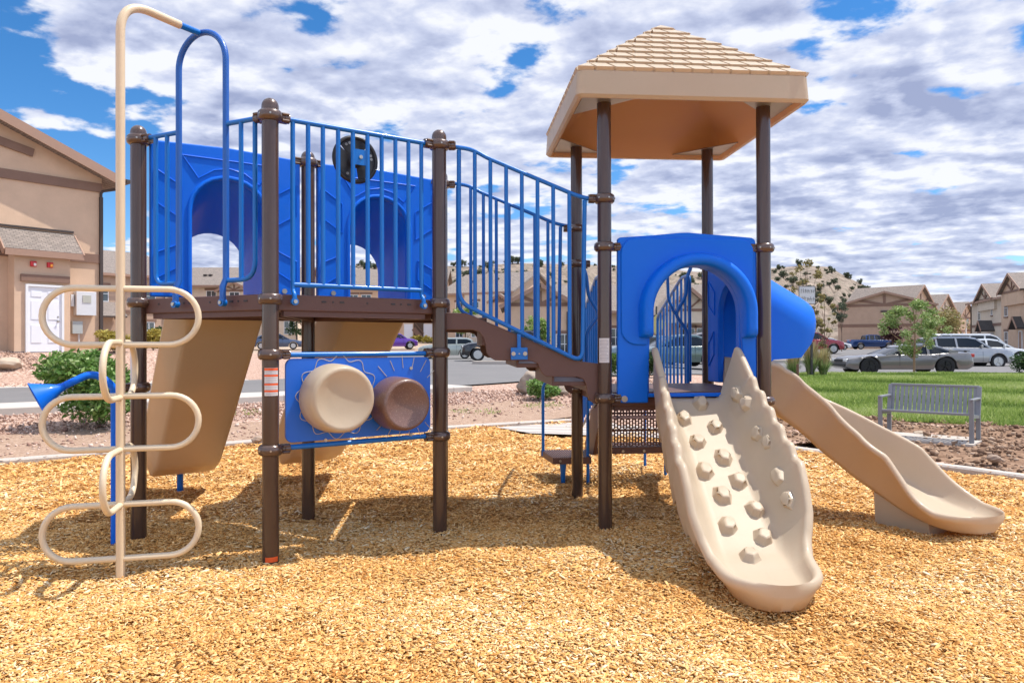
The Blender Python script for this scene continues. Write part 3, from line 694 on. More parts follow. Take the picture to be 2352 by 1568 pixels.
# ---- rock climbing slide towards the viewer
def rock_slide():
    E_ = EH; Z = Vector((0, 0, 1)); d = E_.n; lat = E_.e
    key = [(.00, 1.06), (.12, 1.03), (.25, .93), (1.25, .29), (1.55, .165), (1.80, .118), (2.04, .112)]
    ks, DL = resample(smoothpath([Vector((a, 0, b)) for a, b in key], 12), .30); C = []; U = []; wf = []; wt = []; h = []; rim = []
    c = cT+.0
    ee = []
    shx = lambda x: -.015-.16*(x/2.02)
    for i, p in enumerate(ks):
        q = ks[min(i+1, len(ks)-1)]-ks[max(i-1, 0)]; q.normalize(); tang = d*q.x+Z*q.z; up = lat.cross(tang); up = up if up.z > 0 else -up
        ee.append((nose_e(DL[i], .30), max(0, 1-DL[i]/.08)**1.5))
        C.append(E_.p(c+shx(p.x), p.z)+d*p.x); U.append(up)
        wf.append(lerp_([(0, .21), (.5, .19), (1.1, .20), (1.5, .20), (2, .19)], p.x)); wt.append(lerp_([(0, .315), (.5, .345), (1.0, .37), (1.3, .345), (1.6, .255), (2.1, .195)], p.x))
        hh = .31 if p.x < 1.1 else .31-.255*min(1, (p.x-1.1)/.46)
        if p.x < .14: hh = .40-.6*p.x
        hh += lerp_([(0, .010), (.3, .021), (1.0, .018), (1.2, 0)], p.x)*math.sin(p.x*2*PI/.165)*(1 if p.x < 1.15 else 0)
        h.append(max(hh, .05)); rim.append(lerp_([(0, .030), (1.3, .034), (1.7, .038)], p.x))
    m = MB(); chute(m, C, [lat]*len(C), U, wf, wt, h, .075, rim, flare=1.1, e=ee)
    o = m.obj('climbing_slide', M['tan_plastic'], PLAY, ang=80, weld=True)
    # scalloped skirt along both outsides
    for s in (-1, 1):
        k = MB(); rg = []
        for i, p in enumerate(ks):
            if p.x > 1.42: break
            if p.x < .02: continue
            ph = (p.x/.30) % 1; drop = (.16+.12*ph)*(1-(p.x/1.5)**4); w_ = wt[i]+.01
            a = C[i]+lat*s*(w_+.030)+U[i]*(h[i]-.03); b = C[i]+lat*s*(w_+.022+.02*ph)+U[i]*(h[i]*.35-drop*.2); c_ = C[i]+lat*s*(w_-.03)+U[i]*(.0-drop*.75)
            rg.append([a, b, c_, c_-lat*s*.03, b-lat*s*.04, a-lat*s*.04])
        k.rings(rg); k.obj('scalloped_skirt', M['tan_plastic'], o, ang=50)
    # holds
    def station(x):
        for i in range(len(ks)-1):
            if ks[i].x <= x <= ks[i+1].x: return i
        return len(ks)-2
    rnd = random.Random(4)
    cw_ = W2R @ Vector((0, 0, EYE))
    def onfloor(px, py):
        r_ = W2R.to_3x3() @ ray(px, py); best = None
        for i in range(len(ks)-1):
            k = (C[i]-cw_).dot(d)/r_.dot(d); q = cw_+r_*k
            if best is None or abs(q.z-C[i].z) < best[0]: best = (abs(q.z-C[i].z), ks[i].x, (q-C[i]).dot(lat))
        return best[1], best[2], 0
    holds = [onfloor(*q) for q in ((1645, 990), (1604, 1021), (1662, 1056), (1620, 1086), (1700, 1114), (1661, 1147), (1738, 1182), (1675, 1220), (1756, 1246), (1724, 1285), (1612, 935), (1571, 966))]
    wall = [(.20, .27, .16), (.33, .29, .20), (.60, .30, .17), (.72, .33, .20), (.98, .31, .17), (1.16, .31, .16)]
    for x, y, hh in holds+wall:
        i = station(x); ce = C[i]; t = (C[i+1]-C[i]).normalized(); u = U[i]; g = MB()
        if hh: nrm = (u*.45-lat*.9).normalized(); ce = ce+lat*y+u*hh; ex = t; ey = nrm.cross(t); H = .045
        else: ce = ce+lat*y; ex = t; ey = lat; nrm = u; H = .055
        n = 6; a0 = rnd.random()*2; ra = [rnd.uniform(.85, 1.15) for _ in range(n)]; rg = []
        for hh_, sc in ((-.016, 1.5), (-.002, 1.25), (.010, 1.08), (H*.5, .93), (H*.86, .76), (H, .62)):
            rg.append([ce+nrm*hh_+(ex*math.cos(a0+2*PI*k/n)*.078+ey*math.sin(a0+2*PI*k/n)*.058)*sc*ra[k]+ex*hh_*.25 for k in range(n)])
        g.rings(rg); g.obj('climbing_hold', M['tan_plastic'], o, bevel=.010, bseg=4, ang=85)
rock_slide()
# ---- curved slide on the right
def curve_slide():
    E_ = HG; Z = Vector((0, 0, 1)); c = E_.L/2; P0 = E_.p(c, 0); d = E_.n
    # side panel with opening
    hw = .30; out = arch_outline(hw, 2.06, ZL+.02, 14); w = E_.L/2-RP-.02
    poly = [(c+p[0], p[1]) for p in out]+[(c+w, ZL+.02), (c+w, 2.30), (c+w-.04, 2.335), (c, 2.36), (c-w+.04, 2.335), (c-w, 2.30), (c-w, ZL+.02)]
    m = MB(); m.prism(poly, E_.o, E_.e, (0, 0, 1), E_.n, -.03, .03); o = m.obj('entry_panel', M['blue_plastic'], PLAY, bevel=.014, bseg=3)
    r = MB()
    for s in (-1, 1):
        X = lambda q: c+s*q; e2 = w-.035
        ridge(r, E_, [(X(e2), 2.12), (X(e2-.17), 2.0), (X(e2-.17), 1.78), (X(e2), 1.88)], -.034)
        ridge(r, E_, [(X(e2), 1.50), (X(e2-.15), 1.62), (X(e2-.15), 1.40), (X(e2), 1.28)], -.034)
    r.obj('panel_relief', M['blue_plastic'], o)
    h = MB(); rg = []
    for k in range(13):
        t = k/12; dd = .02+.70*t; zt_ = lerp_([(0, 2.27), (.9, 1.90), (.96, 1.86), (1, 1.79)], t); hw_ = .34-.02*t*t-.05*max(0, t-.8)*5; zb = lerp_([(0, 1.15), (.3, 1.36), (.85, 1.38), (1, 1.50)], t)
        prof = arch_outline(hw_, zt_, zb, 16); inn = arch_outline(hw_-.02, zt_-.02, zb, 16)
        rg.append([E_.p(c+p[0], p[1], dd-.16*t*t*max(0, 1.78-p[1])/.4) for p in prof]+[E_.p(c+p[0], p[1], dd-.16*t*t*max(0, 1.78-p[1])/.4) for p in inn[::-1]])
    h.rings(rg); h.obj('slide_hood', M['blue_plastic'], o, ang=50)
    # chute path, turning to the viewer
    L = W2R.to_3x3(); w = lambda X, Y, z: W2R @ Vector((X, Y, z))
    key = [P0+Z*1.06, P0+d*.15+Z*1.03, w(2.44, 6.76, .90), w(2.76, 6.68, .69), w(3.02, 6.50, .49), w(3.22, 6.27, .325), w(3.39, 6.03, .19), w(3.52, 5.79, .130), w(3.65, 5.53, .115)]
    ks, DL = resample(smoothpath(key, 10), .32); C = []; U = []; LT = []; wf = []; wt = []; hh = []; rim = []; ee = []; n = len(ks); tot = sum((ks[i+1]-ks[i]).length for i in range(n-1)); acc = 0
    for i in range(n):
        if i: acc += (ks[i]-ks[i-1]).length
        t = (ks[min(i+1, n-1)]-ks[max(i-1, 0)]).normalized(); la = t.cross(Z).normalized()*-1; up = t.cross(la)*1
        up = up if up.z > 0 else -up
        rem = DL[i]; ee.append((nose_e(rem, .32), max(0, 1-rem/.09)**1.5))
        C.append(ks[i]); LT.append(la); U.append(up); wf.append(.22); wt.append(.30)
        hq = .28 if rem > .90 else .06+.22*(max(0, rem-.28)/.62)**1.15 if rem > .28 else .06
        if acc < .2: hq = .30
        hh.append(hq); rim.append(.03)
    m = MB(); chute(m, C, LT, U, wf, wt, hh, .06, rim, flare=1.35, e=ee); q = m.obj('slide_chute', M['tan_plastic'], PLAY, ang=80, weld=True)
    b = MB(); i0 = [q for q in range(n) if DL[q] < .95][0]; rg = []
    for i in [q for q in range(i0, n-5) if DL[q] > .38]: 
        p = C[i]; rg.append([Vector((p.x, p.y, -.05))+LT[i]*.20, Vector((p.x, p.y, -.05))-LT[i]*.20, Vector((p.x, p.y, p.z-.03))-LT[i]*.23, Vector((p.x, p.y, p.z-.03))+LT[i]*.23])
    b.rings(rg); b.obj('slide_base', M['tan_plastic'], q, ang=50)
curve_slide()
# ---- tower roof
def roof():
    c = (PE+PG)/2; c.z = 0; a = .93; z0, z1, za_ = 3.42, 3.635, 4.40; Z = Vector((0, 0, 1))
    cor = [(-1, -1), (1, -1), (1, 1), (-1, 1)]
    R = MB(); r = .03
    def sq(h, z, rr=.05):
        ring = []
        for sx, sy, a0 in ((-1, -1, 180), (1, -1, 270), (1, 1, 0), (-1, 1, 90)):
            cx, cy = sx*(h-rr), sy*(h-rr)
            for k in range(5): an = math.radians(a0+90*k/4); ring.append(c+Vector((cx+rr*math.cos(an), cy+rr*math.sin(an), z)))
        return ring
    # fascia outside, top edge, pyramid; then inside
    rings = [sq(a-.035, z0+.0, .03), sq(a-.008, z0-.004), sq(a+.012, z0+.02), sq(a, z1-.012), sq(a-.02, z1)]
    top = [sq(a*(1-k/10)-.02*(1-k/10), z1+(za_-.02-z1)*k/10, .04*(1-k/10)+.004) for k in range(1, 10)]+[sq(.012, za_-.02, .004)]
    R.rings(rings+top, cap=False); o = R.obj('tower_roof', M['tan_plastic'], PLAY, ang=35)
    I = MB(); rings = [sq(a-.035, z0+.001, .03), sq(a-.06, z0+.06, .04), sq(a-.09, z1-.04, .05)]+[sq((a-.09)*(1-k/8)+.01, z1-.04+(za_-.12-z1)*(1-(1-k/8)**1.25)*.98, .05*(1-k/8)+.004) for k in range(1, 9)]
    I.rings(rings, cap=False); I.obj('roof_lining', M['tan_lining'], o, ang=35)
    T = MB(); rows = 9
    for f in range(4):
        an = PI/2*f; e = Vector((math.cos(an), math.sin(an), 0)); nn = Vector((math.sin(an), -math.cos(an), 0)); rise = (za_-z1)
        for i in range(rows):
            f0, f1 = i/rows, (i+1)/rows; w0, w1 = a*(1-f0)-.005, a*(1-f1); zA, zB = z1+rise*f0, z1+rise*f1
            tw = .155; off = (i % 2)*.5*tw+.02; xs = []; x = -w0-off
            while x < w0: xs.append((x, x+tw)); x += tw
            if i == rows-1: xs = [(-w0, w0)]
            for x0, x1 in xs:
                g = .011; x0 += g; x1 -= g
                a0, a1 = max(x0, -w0), min(x1, w0); b0, b1 = max(x0-.045, -w1), min(x1-.045, w1)
                if a1-a0 < .012: continue
                if b1 <= b0: m_ = max(-w1, min(w1, (a0+a1)/2)); b0 = b1 = m_
                p = lambda x, w, z, k: c+e*x+nn*w+Z*z+(nn*.5+Z*.8)*k
                lo, hi = .026, .006
                v = [p(a0, w0, zA, -.01), p(a1, w0, zA, -.01), p(b1, w1, zB, -.01), p(b0, w1, zB, -.01), p(a0, w0, zA, lo), p(a1, w0, zA, lo), p(b1, w1, zB, hi), p(b0, w1, zB, hi)]
                T.add(v, [(0, 1, 2, 3), (4, 5, 6, 7), (0, 1, 5, 4), (1, 2, 6, 5), (2, 3, 7, 6), (3, 0, 4, 7)])
    T.obj('roof_tile', M['tan_plastic'], o, ang=30)
    for P in (PE, PF, PG, PH):
        s = (P-c); sx, sy = (1 if s.x > 0 else -1), (1 if s.y > 0 else -1); g = MB()
        A = Vector((sx*(a-.06), sy*(a-.06), 0)); B = Vector((sx*(a-.06), sy*(a-.56), 0)); D = Vector((sx*(a-.56), sy*(a-.06), 0))
        g.prism([(c.x+q.x, c.y+q.y) for q in (A, B, D)], (0, 0, 0), (1, 0, 0), (0, 1, 0), Z, z0+.035, z0+.041); pl = g.obj('corner_plate', M['grey_alu'], o, smooth=False)
    k = MB(); k.lathe(c+Vector((.14, .28, 3.86)), [(.001, 0), (.05, 0), (.05, .02), (.001, .02)], (0, 0, 1), 16); k.obj('vent_cap', M['grey_alu'], o)
M['tan_lining'] = mat('tan_lining', (.68, .46, .27), .5, transl=.35, tcol=(.85, .45, .17))
roof()
# ---- transfer steps behind the tower
def perforated(mb, o, ex, ez, n, w, h, cols, rows, t=.006):
    """punched plate: staggered upright slots"""
    cw = w/cols; rh = h/rows
    for i in range(cols+1): mb.box(o+ex*(i*cw)+ez*h/2, (cw*.42, t, h), ex, n)
    for i in range(cols):
        for j in range(rows+1):
            z = (j+(.5 if i % 2 else 0))*rh
            if z > h: continue
            mb.box(o+ex*((i+.5)*cw)+ez*z, (cw*.62, t, rh*.26), ex, n)
def transfer():
    u = Vector((1, 0, 0)); v = Vector((0, 1, 0)); Z = Vector((0, 0, 1)); w = lambda X, Y, z: W2R @ Vector((X, Y, z))
    L = w(.90, 8.12, 0); Rr = w(1.78, 8.20, 0); ex = (Rr-L).normalized(); n = ex.cross(Z); wd = (Rr-L).length
    o = tagless = MB()
    bk = -n
    o.prism([(0, 0), (wd, 0), (wd, .075), (0, .075)], L+Z*.285, ex, Z, n, -.02, .02)
    ob = o.obj('transfer_steps', M['brown_plastisol'], PLAY, bevel=.004)
    b = MB()
    for k in range(4): nut(b, L+ex*wd*(.10+.27*k)+Z*.315+n*.02, n, .016, .008)
    b.obj('bolt', M['steel'], ob)
    for z0 in (.37, .56, .74):
        m = MB(); perforated(m, L+Z*z0+bk*(.0), ex, Z, n, wd, .165, 26, 4); m.box(L+ex*wd/2+Z*(z0+.175)+bk*0, (wd, .012, .022), ex, n); m.obj('perforated_riser', M['brown_plastisol'], ob, smooth=False)
    # treads (perforated) leading back and down
    for z, y0 in ((.36, .02), (.70, -.28)):
        m = MB(); perforated(m, L+Z*z+bk*y0, ex, bk, Z, wd, .34, 22, 6); m.obj('perforated_tread', M['brown_plastisol'], ob, smooth=False)
    for sgn, P in ((0, L), (1, Rr)):
        m = MB(); E0 = P; poly = [(-.95, 1.10), (-.95, .92), (-.30, .60), (-.05, .28), (.40, .24), (.42, .36), (.22, .52), (.05, .78), (-.35, 1.02)]
        m.prism(poly, E0, bk, Z, ex, -.018, .018); m.obj('stair_stringer', M['brown_plastisol'], ob, bevel=.004)
    # lower pad
    pad = MB(); c = [w(.33, 8.55, 0), w(.44, 7.95, 0), w(.86, 7.97, 0), w(.86, 8.57, 0)]
    pad.prism([(p.x, p.y) for p in c], (0, 0, 0), (1, 0, 0), (0, 1, 0), Z, .20, .27); pd = pad.obj('transfer_pad', M['brown_plastisol'], PLAY, bevel=.006)
    gr = MB()
    for k in range(18):
        f = (k+.5)/18; gr.bar(c[0].lerp(c[3], f)+Z*.273, c[1].lerp(c[2], f)+Z*.273, .012, .006)
    gr.obj('pad_rib', M['brown_plastisol'], pd, smooth=False)
    l = MB(); q = w(.56, 8.1, 0); l.tube([q-Z*.1, q+Z*.06, q+Z*.21], [.022, .026, .042], 12); l.obj('pad_leg', M['blue_metal'], pd)
    nb = MB(); nut(nb, w(.52, 7.96, .235)+n*.0, n, .014, .012); nb.obj('bolt', M['steel'], pd)
    hr = MB(); p0 = w(.355, 8.45, .22); hr.tube(fillet([p0, p0+Z*.84, w(.62, 8.2, 1.14), w(.95, 8.15, 1.16)], .10), .0175, 12); hr.obj('handrail', M['blue_metal'], pd)
    for x, y in ((.83, 8.05), (1.73, 8.28), (1.62, 8.95)):
        g = MB(); q = w(x, y, 0); g.tube([q-Z*.1, q+Z*.9], .0175, 12); g.obj('step_leg', M['blue_metal'], ob)
    # rails either side, running away from the viewer
    for X0, X1 in ((.90, .87), (1.80, 1.80)):
        m = MB(); a = w(X0, 7.42, 0); b_ = w(X1, 9.05, 0); e = (b_-a).normalized(); LL = (b_-a).length
        zt = lambda t: 2.20 if t < .35 else 2.20-.36*(t-.35)/(LL-.35)
        m.tube(fillet([a+Z*1.12, a+Z*2.2+e*0, a+e*.35+Z*2.20, b_+Z*zt(LL), b_+Z*.5], .08), .0175, 10); rr = m.obj('stair_railing', M['blue_metal'], PLAY)
        for k in range(1, 9):
            t = LL*k/9; q = MB(); q.tube([a+e*t+Z*zt(t), a+e*t+Z*(1.02-.45*t/LL)], .013, 8); q.obj('bar', M['blue_metal'], rr)
        q = MB(); q.tube([a+Z*1.0, b_+Z*.5], .015, 8); q.obj('bottom_rail', M['blue_metal'], rr)
    # bent grab bars on the back edge posts
    for s, bx in ((1, PF.x+.10), (-1, PG.x-.20)):
        g = MB(); y = PF.y+.02
        pts = [Vector((bx, y, ZL-.02)), Vector((bx, y, 1.62)), Vector((bx+s*.13, y, 1.80)), Vector((bx+s*.02, y, 1.98)), Vector((bx, y, 2.2)), Vector((bx-s*.05, y, 2.31))]
        g.tube(fillet(pts, .06), .018, 12)
        g2 = [Vector((bx+s*.13, y, 1.80)), Vector((bx+s*.20, y, 1.95)), Vector((bx+s*.21, y, 2.28))]; 
        if s < 0: g.tube(fillet([q for q in g2], .05), .015, 10)
        g.obj('grab_bar', M['blue_metal'], PLAY)
transfer()
# ================================================================ GROUND
K1 = Vector((-9.8, 14.0)); RD = Vector((.788, .615)).normalized(); RN = Vector((-RD.y, RD.x))
def pw(x, pts):
    if x <= pts[0][0]: return pts[0][1]
    for (a, b), (c, d) in zip(pts, pts[1:]):
        if x <= c:
            t = (x-a)/(c-a); t = t*t*(3-2*t) if False else t; return b+(d-b)*t
    return pts[-1][1]
def sst(a, b, x): t = max(0, min(1, (x-a)/(b-a))); return t*t*(3-2*t)
def hgt(x, y):
    if y < 3: return 0.0 if y > -30 else 0.0
    s = (Vector((x, y))-K1).dot(RN); a = x/max(y, .1)
    hl = pw(s, [(-6, 0.0), (-.35, .29), (0, .30), (5.45, .40), (5.6, .54), (7.9, .66), (10.2, 1.25), (10.8, 1.31), (14, 1.34), (60, 1.2), (100, 1.0)])
    hc = pw(y, [(12.5, 0.0), (19.5, .29), (22, .40), (52, .51), (67, 1.12), (88, 1.85), (150, 2.2)])
    hr = pw(y, [(8, 0.0), (11, .03), (15, .11), (26.2, .36), (28.4, .17), (42, .18), (60, .65), (99, .70), (115, .95), (160, 1.2)])
    wr = sst(.20, .32, a)
    if s <= 5.45: k = sst(0, .12, a); h = hl*(1-k)+hc*k
    else: wl = 1-sst(-.46, -.36, a); h = hc*(1-wl)+hl*wl
    h = h*(1-wr)+hr*wr
    return h
def lump(x, y):
    return .018*math.sin(x*1.7+.4)*math.sin(y*1.3+1.1)+.012*math.sin(x*3.9+y*1.7)+.008*math.sin(x*7.1-y*5.3)
def inpoly(x, y, P):
    c = False; n = len(P)
    for i in range(n):
        x0, y0 = P[i]; x1, y1 = P[(i+1) % n]
        if (y0 > y) != (y1 > y) and x < (x1-x0)*(y-y0)/(y1-y0)+x0: c = not c
    return c
MUL = [(-14, 4.2), (-10.2, 6.8), (-6.5, 9.3), (-3.9, 11.15), (-1.05, 13.0), (1.15, 14.15), (2.6, 12.2), (4.04, 10.05), (5.25, 8.55), (6.0, 7.3), (7.2, 4.0), (8.5, -8), (-16, -8)]
# ---- soils
def soil(name, c1, c2, c3, scale=55, bump=.6, rough=.95, patch=None):
    """pebbly ground: cell-coloured stones over soil"""
    m = bpy.data.materials.new(name); m.use_nodes = True; nt = m.node_tree; p = nt.nodes['Principled BSDF']; N = nt.nodes.new; L = nt.links.new
    tc = N('ShaderNodeTexCoord'); v = N('ShaderNodeTexVoronoi'); v.inputs['Scale'].default_value = scale; v.inputs['Randomness'].default_value = 1
    L(tc.outputs['Object'], v.inputs['Vector'])
    sp = N('ShaderNodeSeparateColor'); L(v.outputs['Color'], sp.inputs[0])
    r = N('ShaderNodeValToRGB'); e = r.color_ramp.elements; e[0].color = (*c1, 1); e[1].color = (*c3, 1); q = e.new(.5); q.color = (*c2, 1)
    L(sp.outputs[0], r.inputs['Fac'])
    n = N('ShaderNodeTexNoise'); n.inputs['Scale'].default_value = .8; n.inputs['Detail'].default_value = 8; n.inputs['Roughness'].default_value = .7; L(tc.outputs['Object'], n.inputs['Vector'])
    mx = N('ShaderNodeMix'); mx.data_type = 'RGBA'; mr = N('ShaderNodeMapRange'); mr.inputs['From Min'].default_value = .45; mr.inputs['From Max'].default_value = .65
    L(n.outputs['Fac'], mr.inputs['Value']); mr.inputs['To Max'].default_value = .8 if patch else 0.0
    L(mr.outputs[0], mx.inputs['Factor']); L(r.outputs[0], mx.inputs['A']); mx.inputs['B'].default_value = (*(patch or c2), 1)
    L(mx.outputs['Result'], p.inputs['Base Color']); p.inputs['Roughness'].default_value = rough; p.inputs['Specular IOR Level'].default_value = .2
    b = N('ShaderNodeBump'); b.inputs['Strength'].default_value = bump; b.inputs['Distance'].default_value = .02; b.invert = True
    ad = N('ShaderNodeMath'); ad.operation = 'ADD'; n3 = N('ShaderNodeTexNoise'); n3.inputs['Scale'].default_value = scale*.4; n3.inputs['Detail'].default_value = 6; L(tc.outputs['Object'], n3.inputs['Vector'])
    L(v.outputs['Distance'], ad.inputs[0]); L(n3.outputs['Fac'], ad.inputs[1])
    L(ad.outputs[0], b.inputs['Height']); L(b.outputs['Normal'], p.inputs['Normal']); return m
M['gravel'] = soil('pink_gravel', (.20, .115, .085), (.42, .27, .20), (.62, .46, .37), 26, .8, patch=None)
M['dry_soil'] = soil('dry_soil', (.27, .175, .12), (.34, .23, .165), (.42, .30, .22), 30, .5, patch=(.30, .20, .14))
M['dirt'] = soil('turned_dirt', (.15, .085, .05), (.24, .145, .09), (.33, .215, .14), 15, 1.0, patch=(.17, .10, .062))
M['far_land'] = soil('far_land', (.30, .22, .16), (.36, .27, .20), (.42, .33, .25), .4, .3)
def asphalt():
    m = mat('asphalt', (.155, .15, .148), .9, spec=.25, noise=(.45, .6, (.20, .19, .185)), bump=(80, .5)); return m
M['asphalt'] = asphalt()
def concrete(name, col, joint=0, ang=0, jw=.012):
    m = mat(name, col, .85, spec=.25, noise=(3, .5, tuple(c*.82 for c in col)), bump=(60, .25))
    if joint:
        nt = m.node_tree; N = nt.nodes.new; L = nt.links.new; p = nt.nodes['Principled BSDF']; src = p.inputs['Base Color'].links[0].from_socket
        tc = N('ShaderNodeTexCoord'); mp = N('ShaderNodeMapping'); mp.inputs['Rotation'].default_value = (0, 0, ang); L(tc.outputs['Object'], mp.inputs[0])
        sx = N('ShaderNodeSeparateXYZ'); L(mp.outputs[0], sx.inputs[0]); d = N('ShaderNodeMath'); d.operation = 'DIVIDE'; d.inputs[1].default_value = joint; L(sx.outputs[0], d.inputs[0])
        f = N('ShaderNodeMath'); f.operation = 'FRACT'; L(d.outputs[0], f.inputs[0]); g = N('ShaderNodeMath'); g.operation = 'LESS_THAN'; g.inputs[1].default_value = jw/joint; L(f.outputs[0], g.inputs[0])
        mx = N('ShaderNodeMix'); mx.data_type = 'RGBA'; L(g.outputs[0], mx.inputs['Factor']); L(src, mx.inputs['A']); mx.inputs['B'].default_value = (*[c*.35 for c in col], 1); L(mx.outputs['Result'], p.inputs['Base Color'])
    return m
M['concrete'] = concrete('concrete', (.50, .45, .40), 1.5, -math.atan2(RD.y, RD.x))
M['concrete_plain'] = concrete('concrete_plain', (.47, .42, .37))
M['ramp'] = concrete('grooved_ramp', (.46, .41, .37), .42, math.radians(-78), .05)
# ---- base terrain
def terrain():
    def axis(segs):
        out = []
        for a, b, n in segs: out += [a+(b-a)*k/n for k in range(n)]
        return out+[segs[-1][1]]
    xs = axis([(-900, -200, 6), (-200, -60, 10), (-60, -20, 16), (-20, 20, 80), (20, 60, 20), (60, 200, 10), (200, 900, 6)])
    ys = axis([(-60, -8, 4), (-8, 3, 8), (3, 30, 72), (30, 60, 30), (60, 160, 20), (160, 1500, 8)])
    V = []; 
    for y in ys:
        for x in xs:
            h = hgt(x, y)
            if inpoly(x, y, MUL): h = -.12
            V.append((x, y, h))
    nx = len(xs); F = [(j*nx+i, j*nx+i+1, (j+1)*nx+i+1, (j+1)*nx+i) for j in range(len(ys)-1) for i in range(nx-1)]
    o = meshnp('ground', np.array(V), np.array(F), M['gravel'], smooth=True); tag(o, kind='structure')
    o.data.materials.append(M['far_land'])
    mi = []
    for f in o.data.polygons: mi.append(1 if f.center.y > 62 or abs(f.center.x) > 62 else 0)
    o.data.polygons.foreach_set('material_index', mi)
terrain()
def sheet(name, q, nu, nv, off, m, kind='structure', extra=None):
    """bilinear patch of 4 xy corners draped on the terrain"""
    a, b, c, d = [Vector(p) for p in q]; V = []
    for j in range(nv+1):
        for i in range(nu+1):
            u, v = i/nu, j/nv; p = a*(1-u)*(1-v)+b*u*(1-v)+c*u*v+d*(1-u)*v; V.append((p.x, p.y, hgt(p.x, p.y)+off+(extra(p.x, p.y) if extra else 0)))
    F = [(j*(nu+1)+i, j*(nu+1)+i+1, (j+1)*(nu+1)+i+1, (j+1)*(nu+1)+i) for j in range(nv) for i in range(nu)]
    return tag(meshnp(name, np.array(V), np.array(F), m, smooth=True), kind=kind)
def TS(t, s): return K1+RD*t+RN*s
def polysheet(name, P, step, off, m, hf=hgt, cut=None, extra=None):
    """polygon sheet filled by a clipped grid"""
    import bmesh
    x0, x1 = min(p[0] for p in P), max(p[0] for p in P); y0, y1 = min(p[1] for p in P), max(p[1] for p in P)
    bm = bmesh.new(); fv = [bm.verts.new((p[0], p[1], 0)) for p in P]; bm.faces.new(fv)
    for ax, lo, hi in ((0, x0, x1), (1, y0, y1)):
        n = int((hi-lo)/step)
        for k in range(1, n):
            co = [0, 0, 0]; co[ax] = lo+(hi-lo)*k/n; no = [0, 0, 0]; no[ax] = 1
            bmesh.ops.bisect_plane(bm, geom=bm.verts[:]+bm.edges[:]+bm.faces[:], plane_co=co, plane_no=no)
    for v in bm.verts: v.co.z = hf(v.co.x, v.co.y)+off+(extra(v.co.x, v.co.y) if extra else 0)
    me = bpy.data.meshes.new(name); bm.normal_update(); bm.to_mesh(me); bm.free(); me.materials.append(m)
    me.polygons.foreach_set('use_smooth', [True]*len(me.polygons))
    if me.polygons[0].normal.z < 0: me.flip_normals()
    o = bpy.data.objects.new(name, me); COL.objects.link(o); return tag(o, kind='structure')
# mulch bed
def mulch_h(x, y):
    h = lump(x, y)+.010*math.sin(x*11+y*3)*math.sin(y*9-x*4)
    for cx, cy, r, d in ((1.50, 3.55, .42, .040), (3.95, 5.15, .40, .045), (-3.6, 8.1, .45, .05), (-2.5, 8.9, .45, .05), (-2.6, 4.5, .35, .03), (.2, 4.3, .5, .025), (-.9, 3.7, .3, .02)):
        q = ((x-cx)**2+(y-cy)**2)/(r*r); h += -d*math.exp(-q)+d*.55*math.exp(-(math.sqrt(q)-1.5)**2/.16)
    return h
M['mulch_base'] = soil('mulch_base', (.26, .105, .025), (.48, .23, .06), (.66, .38, .13), 60, .9)
MULI = MUL
polysheet('mulch_bed', MUL, .35, -.012, M['mulch_base'], hf=mulch_h)
# road and car park
polysheet('road', [tuple(TS(-40, .15)), tuple(TS(10.5, .15)), (0.5, 23.0), (9, 27.6), (14, 28.6), (34, 28.4), (60, 40), (75, 98), (20, 101), (-6, 62), (-13, 60), (-9.5, 38), (-6.0, 28.5), tuple(TS(7.5, 5.45)), tuple(TS(-40, 5.45))], 1.6, .045, M['asphalt'])
def strip(name, P, w0, w1, zt, m, base=.25, closed=False, hf=None, zabs=None):
    """kerb-like strip with a top and sides; P polyline xy; w0..w1 lateral extents (left positive)"""
    pts = []
    for a, b in zip(P, P[1:]):
        a, b = Vector(a), Vector(b); n = max(1, int((b-a).length/.7))
        pts += [a+(b-a)*k/n for k in range(n)]
    pts.append(Vector(P[-1])); rg = []
    for i, p in enumerate(pts):
        t = (pts[min(i+1, len(pts)-1)]-pts[max(i-1, 0)]).normalized(); nn = Vector((-t.y, t.x)); a = p+nn*w0; b = p+nn*w1
        z = (zabs if zabs is not None else hgt(p.x, p.y))+zt
        rg.append([(a.x, a.y, z-base), (a.x, a.y, z-.02), (a.x+nn.x*.02*(1 if w1 > w0 else -1), a.y+nn.y*.02*(1 if w1 > w0 else -1), z), (b.x-nn.x*.02*(1 if w1 > w0 else -1), b.y-nn.y*.02*(1 if w1 > w0 else -1), z), (b.x, b.y, z-.02), (b.x, b.y, z-base)])
    mb = MB(); mb.rings(rg); return tag(mb.obj(name, m, smooth=True, ang=30), kind='structure')
strip('sidewalk', [TS(-40, 0), TS(10.2, 0)], -1.15, .15, .10, M['concrete'])
strip('curb', [TS(-40, 0), TS(6.5, 0)], 5.40, 5.62, .16, M['concrete'], base=.4)
strip('gutter', [TS(-40, 0), TS(6.5, 0)], 4.95, 5.40, .055, M['concrete_plain'])
strip('path', [TS(-40, 0), TS(3, 0)], 7.0, 8.3, .05, M['concrete'])
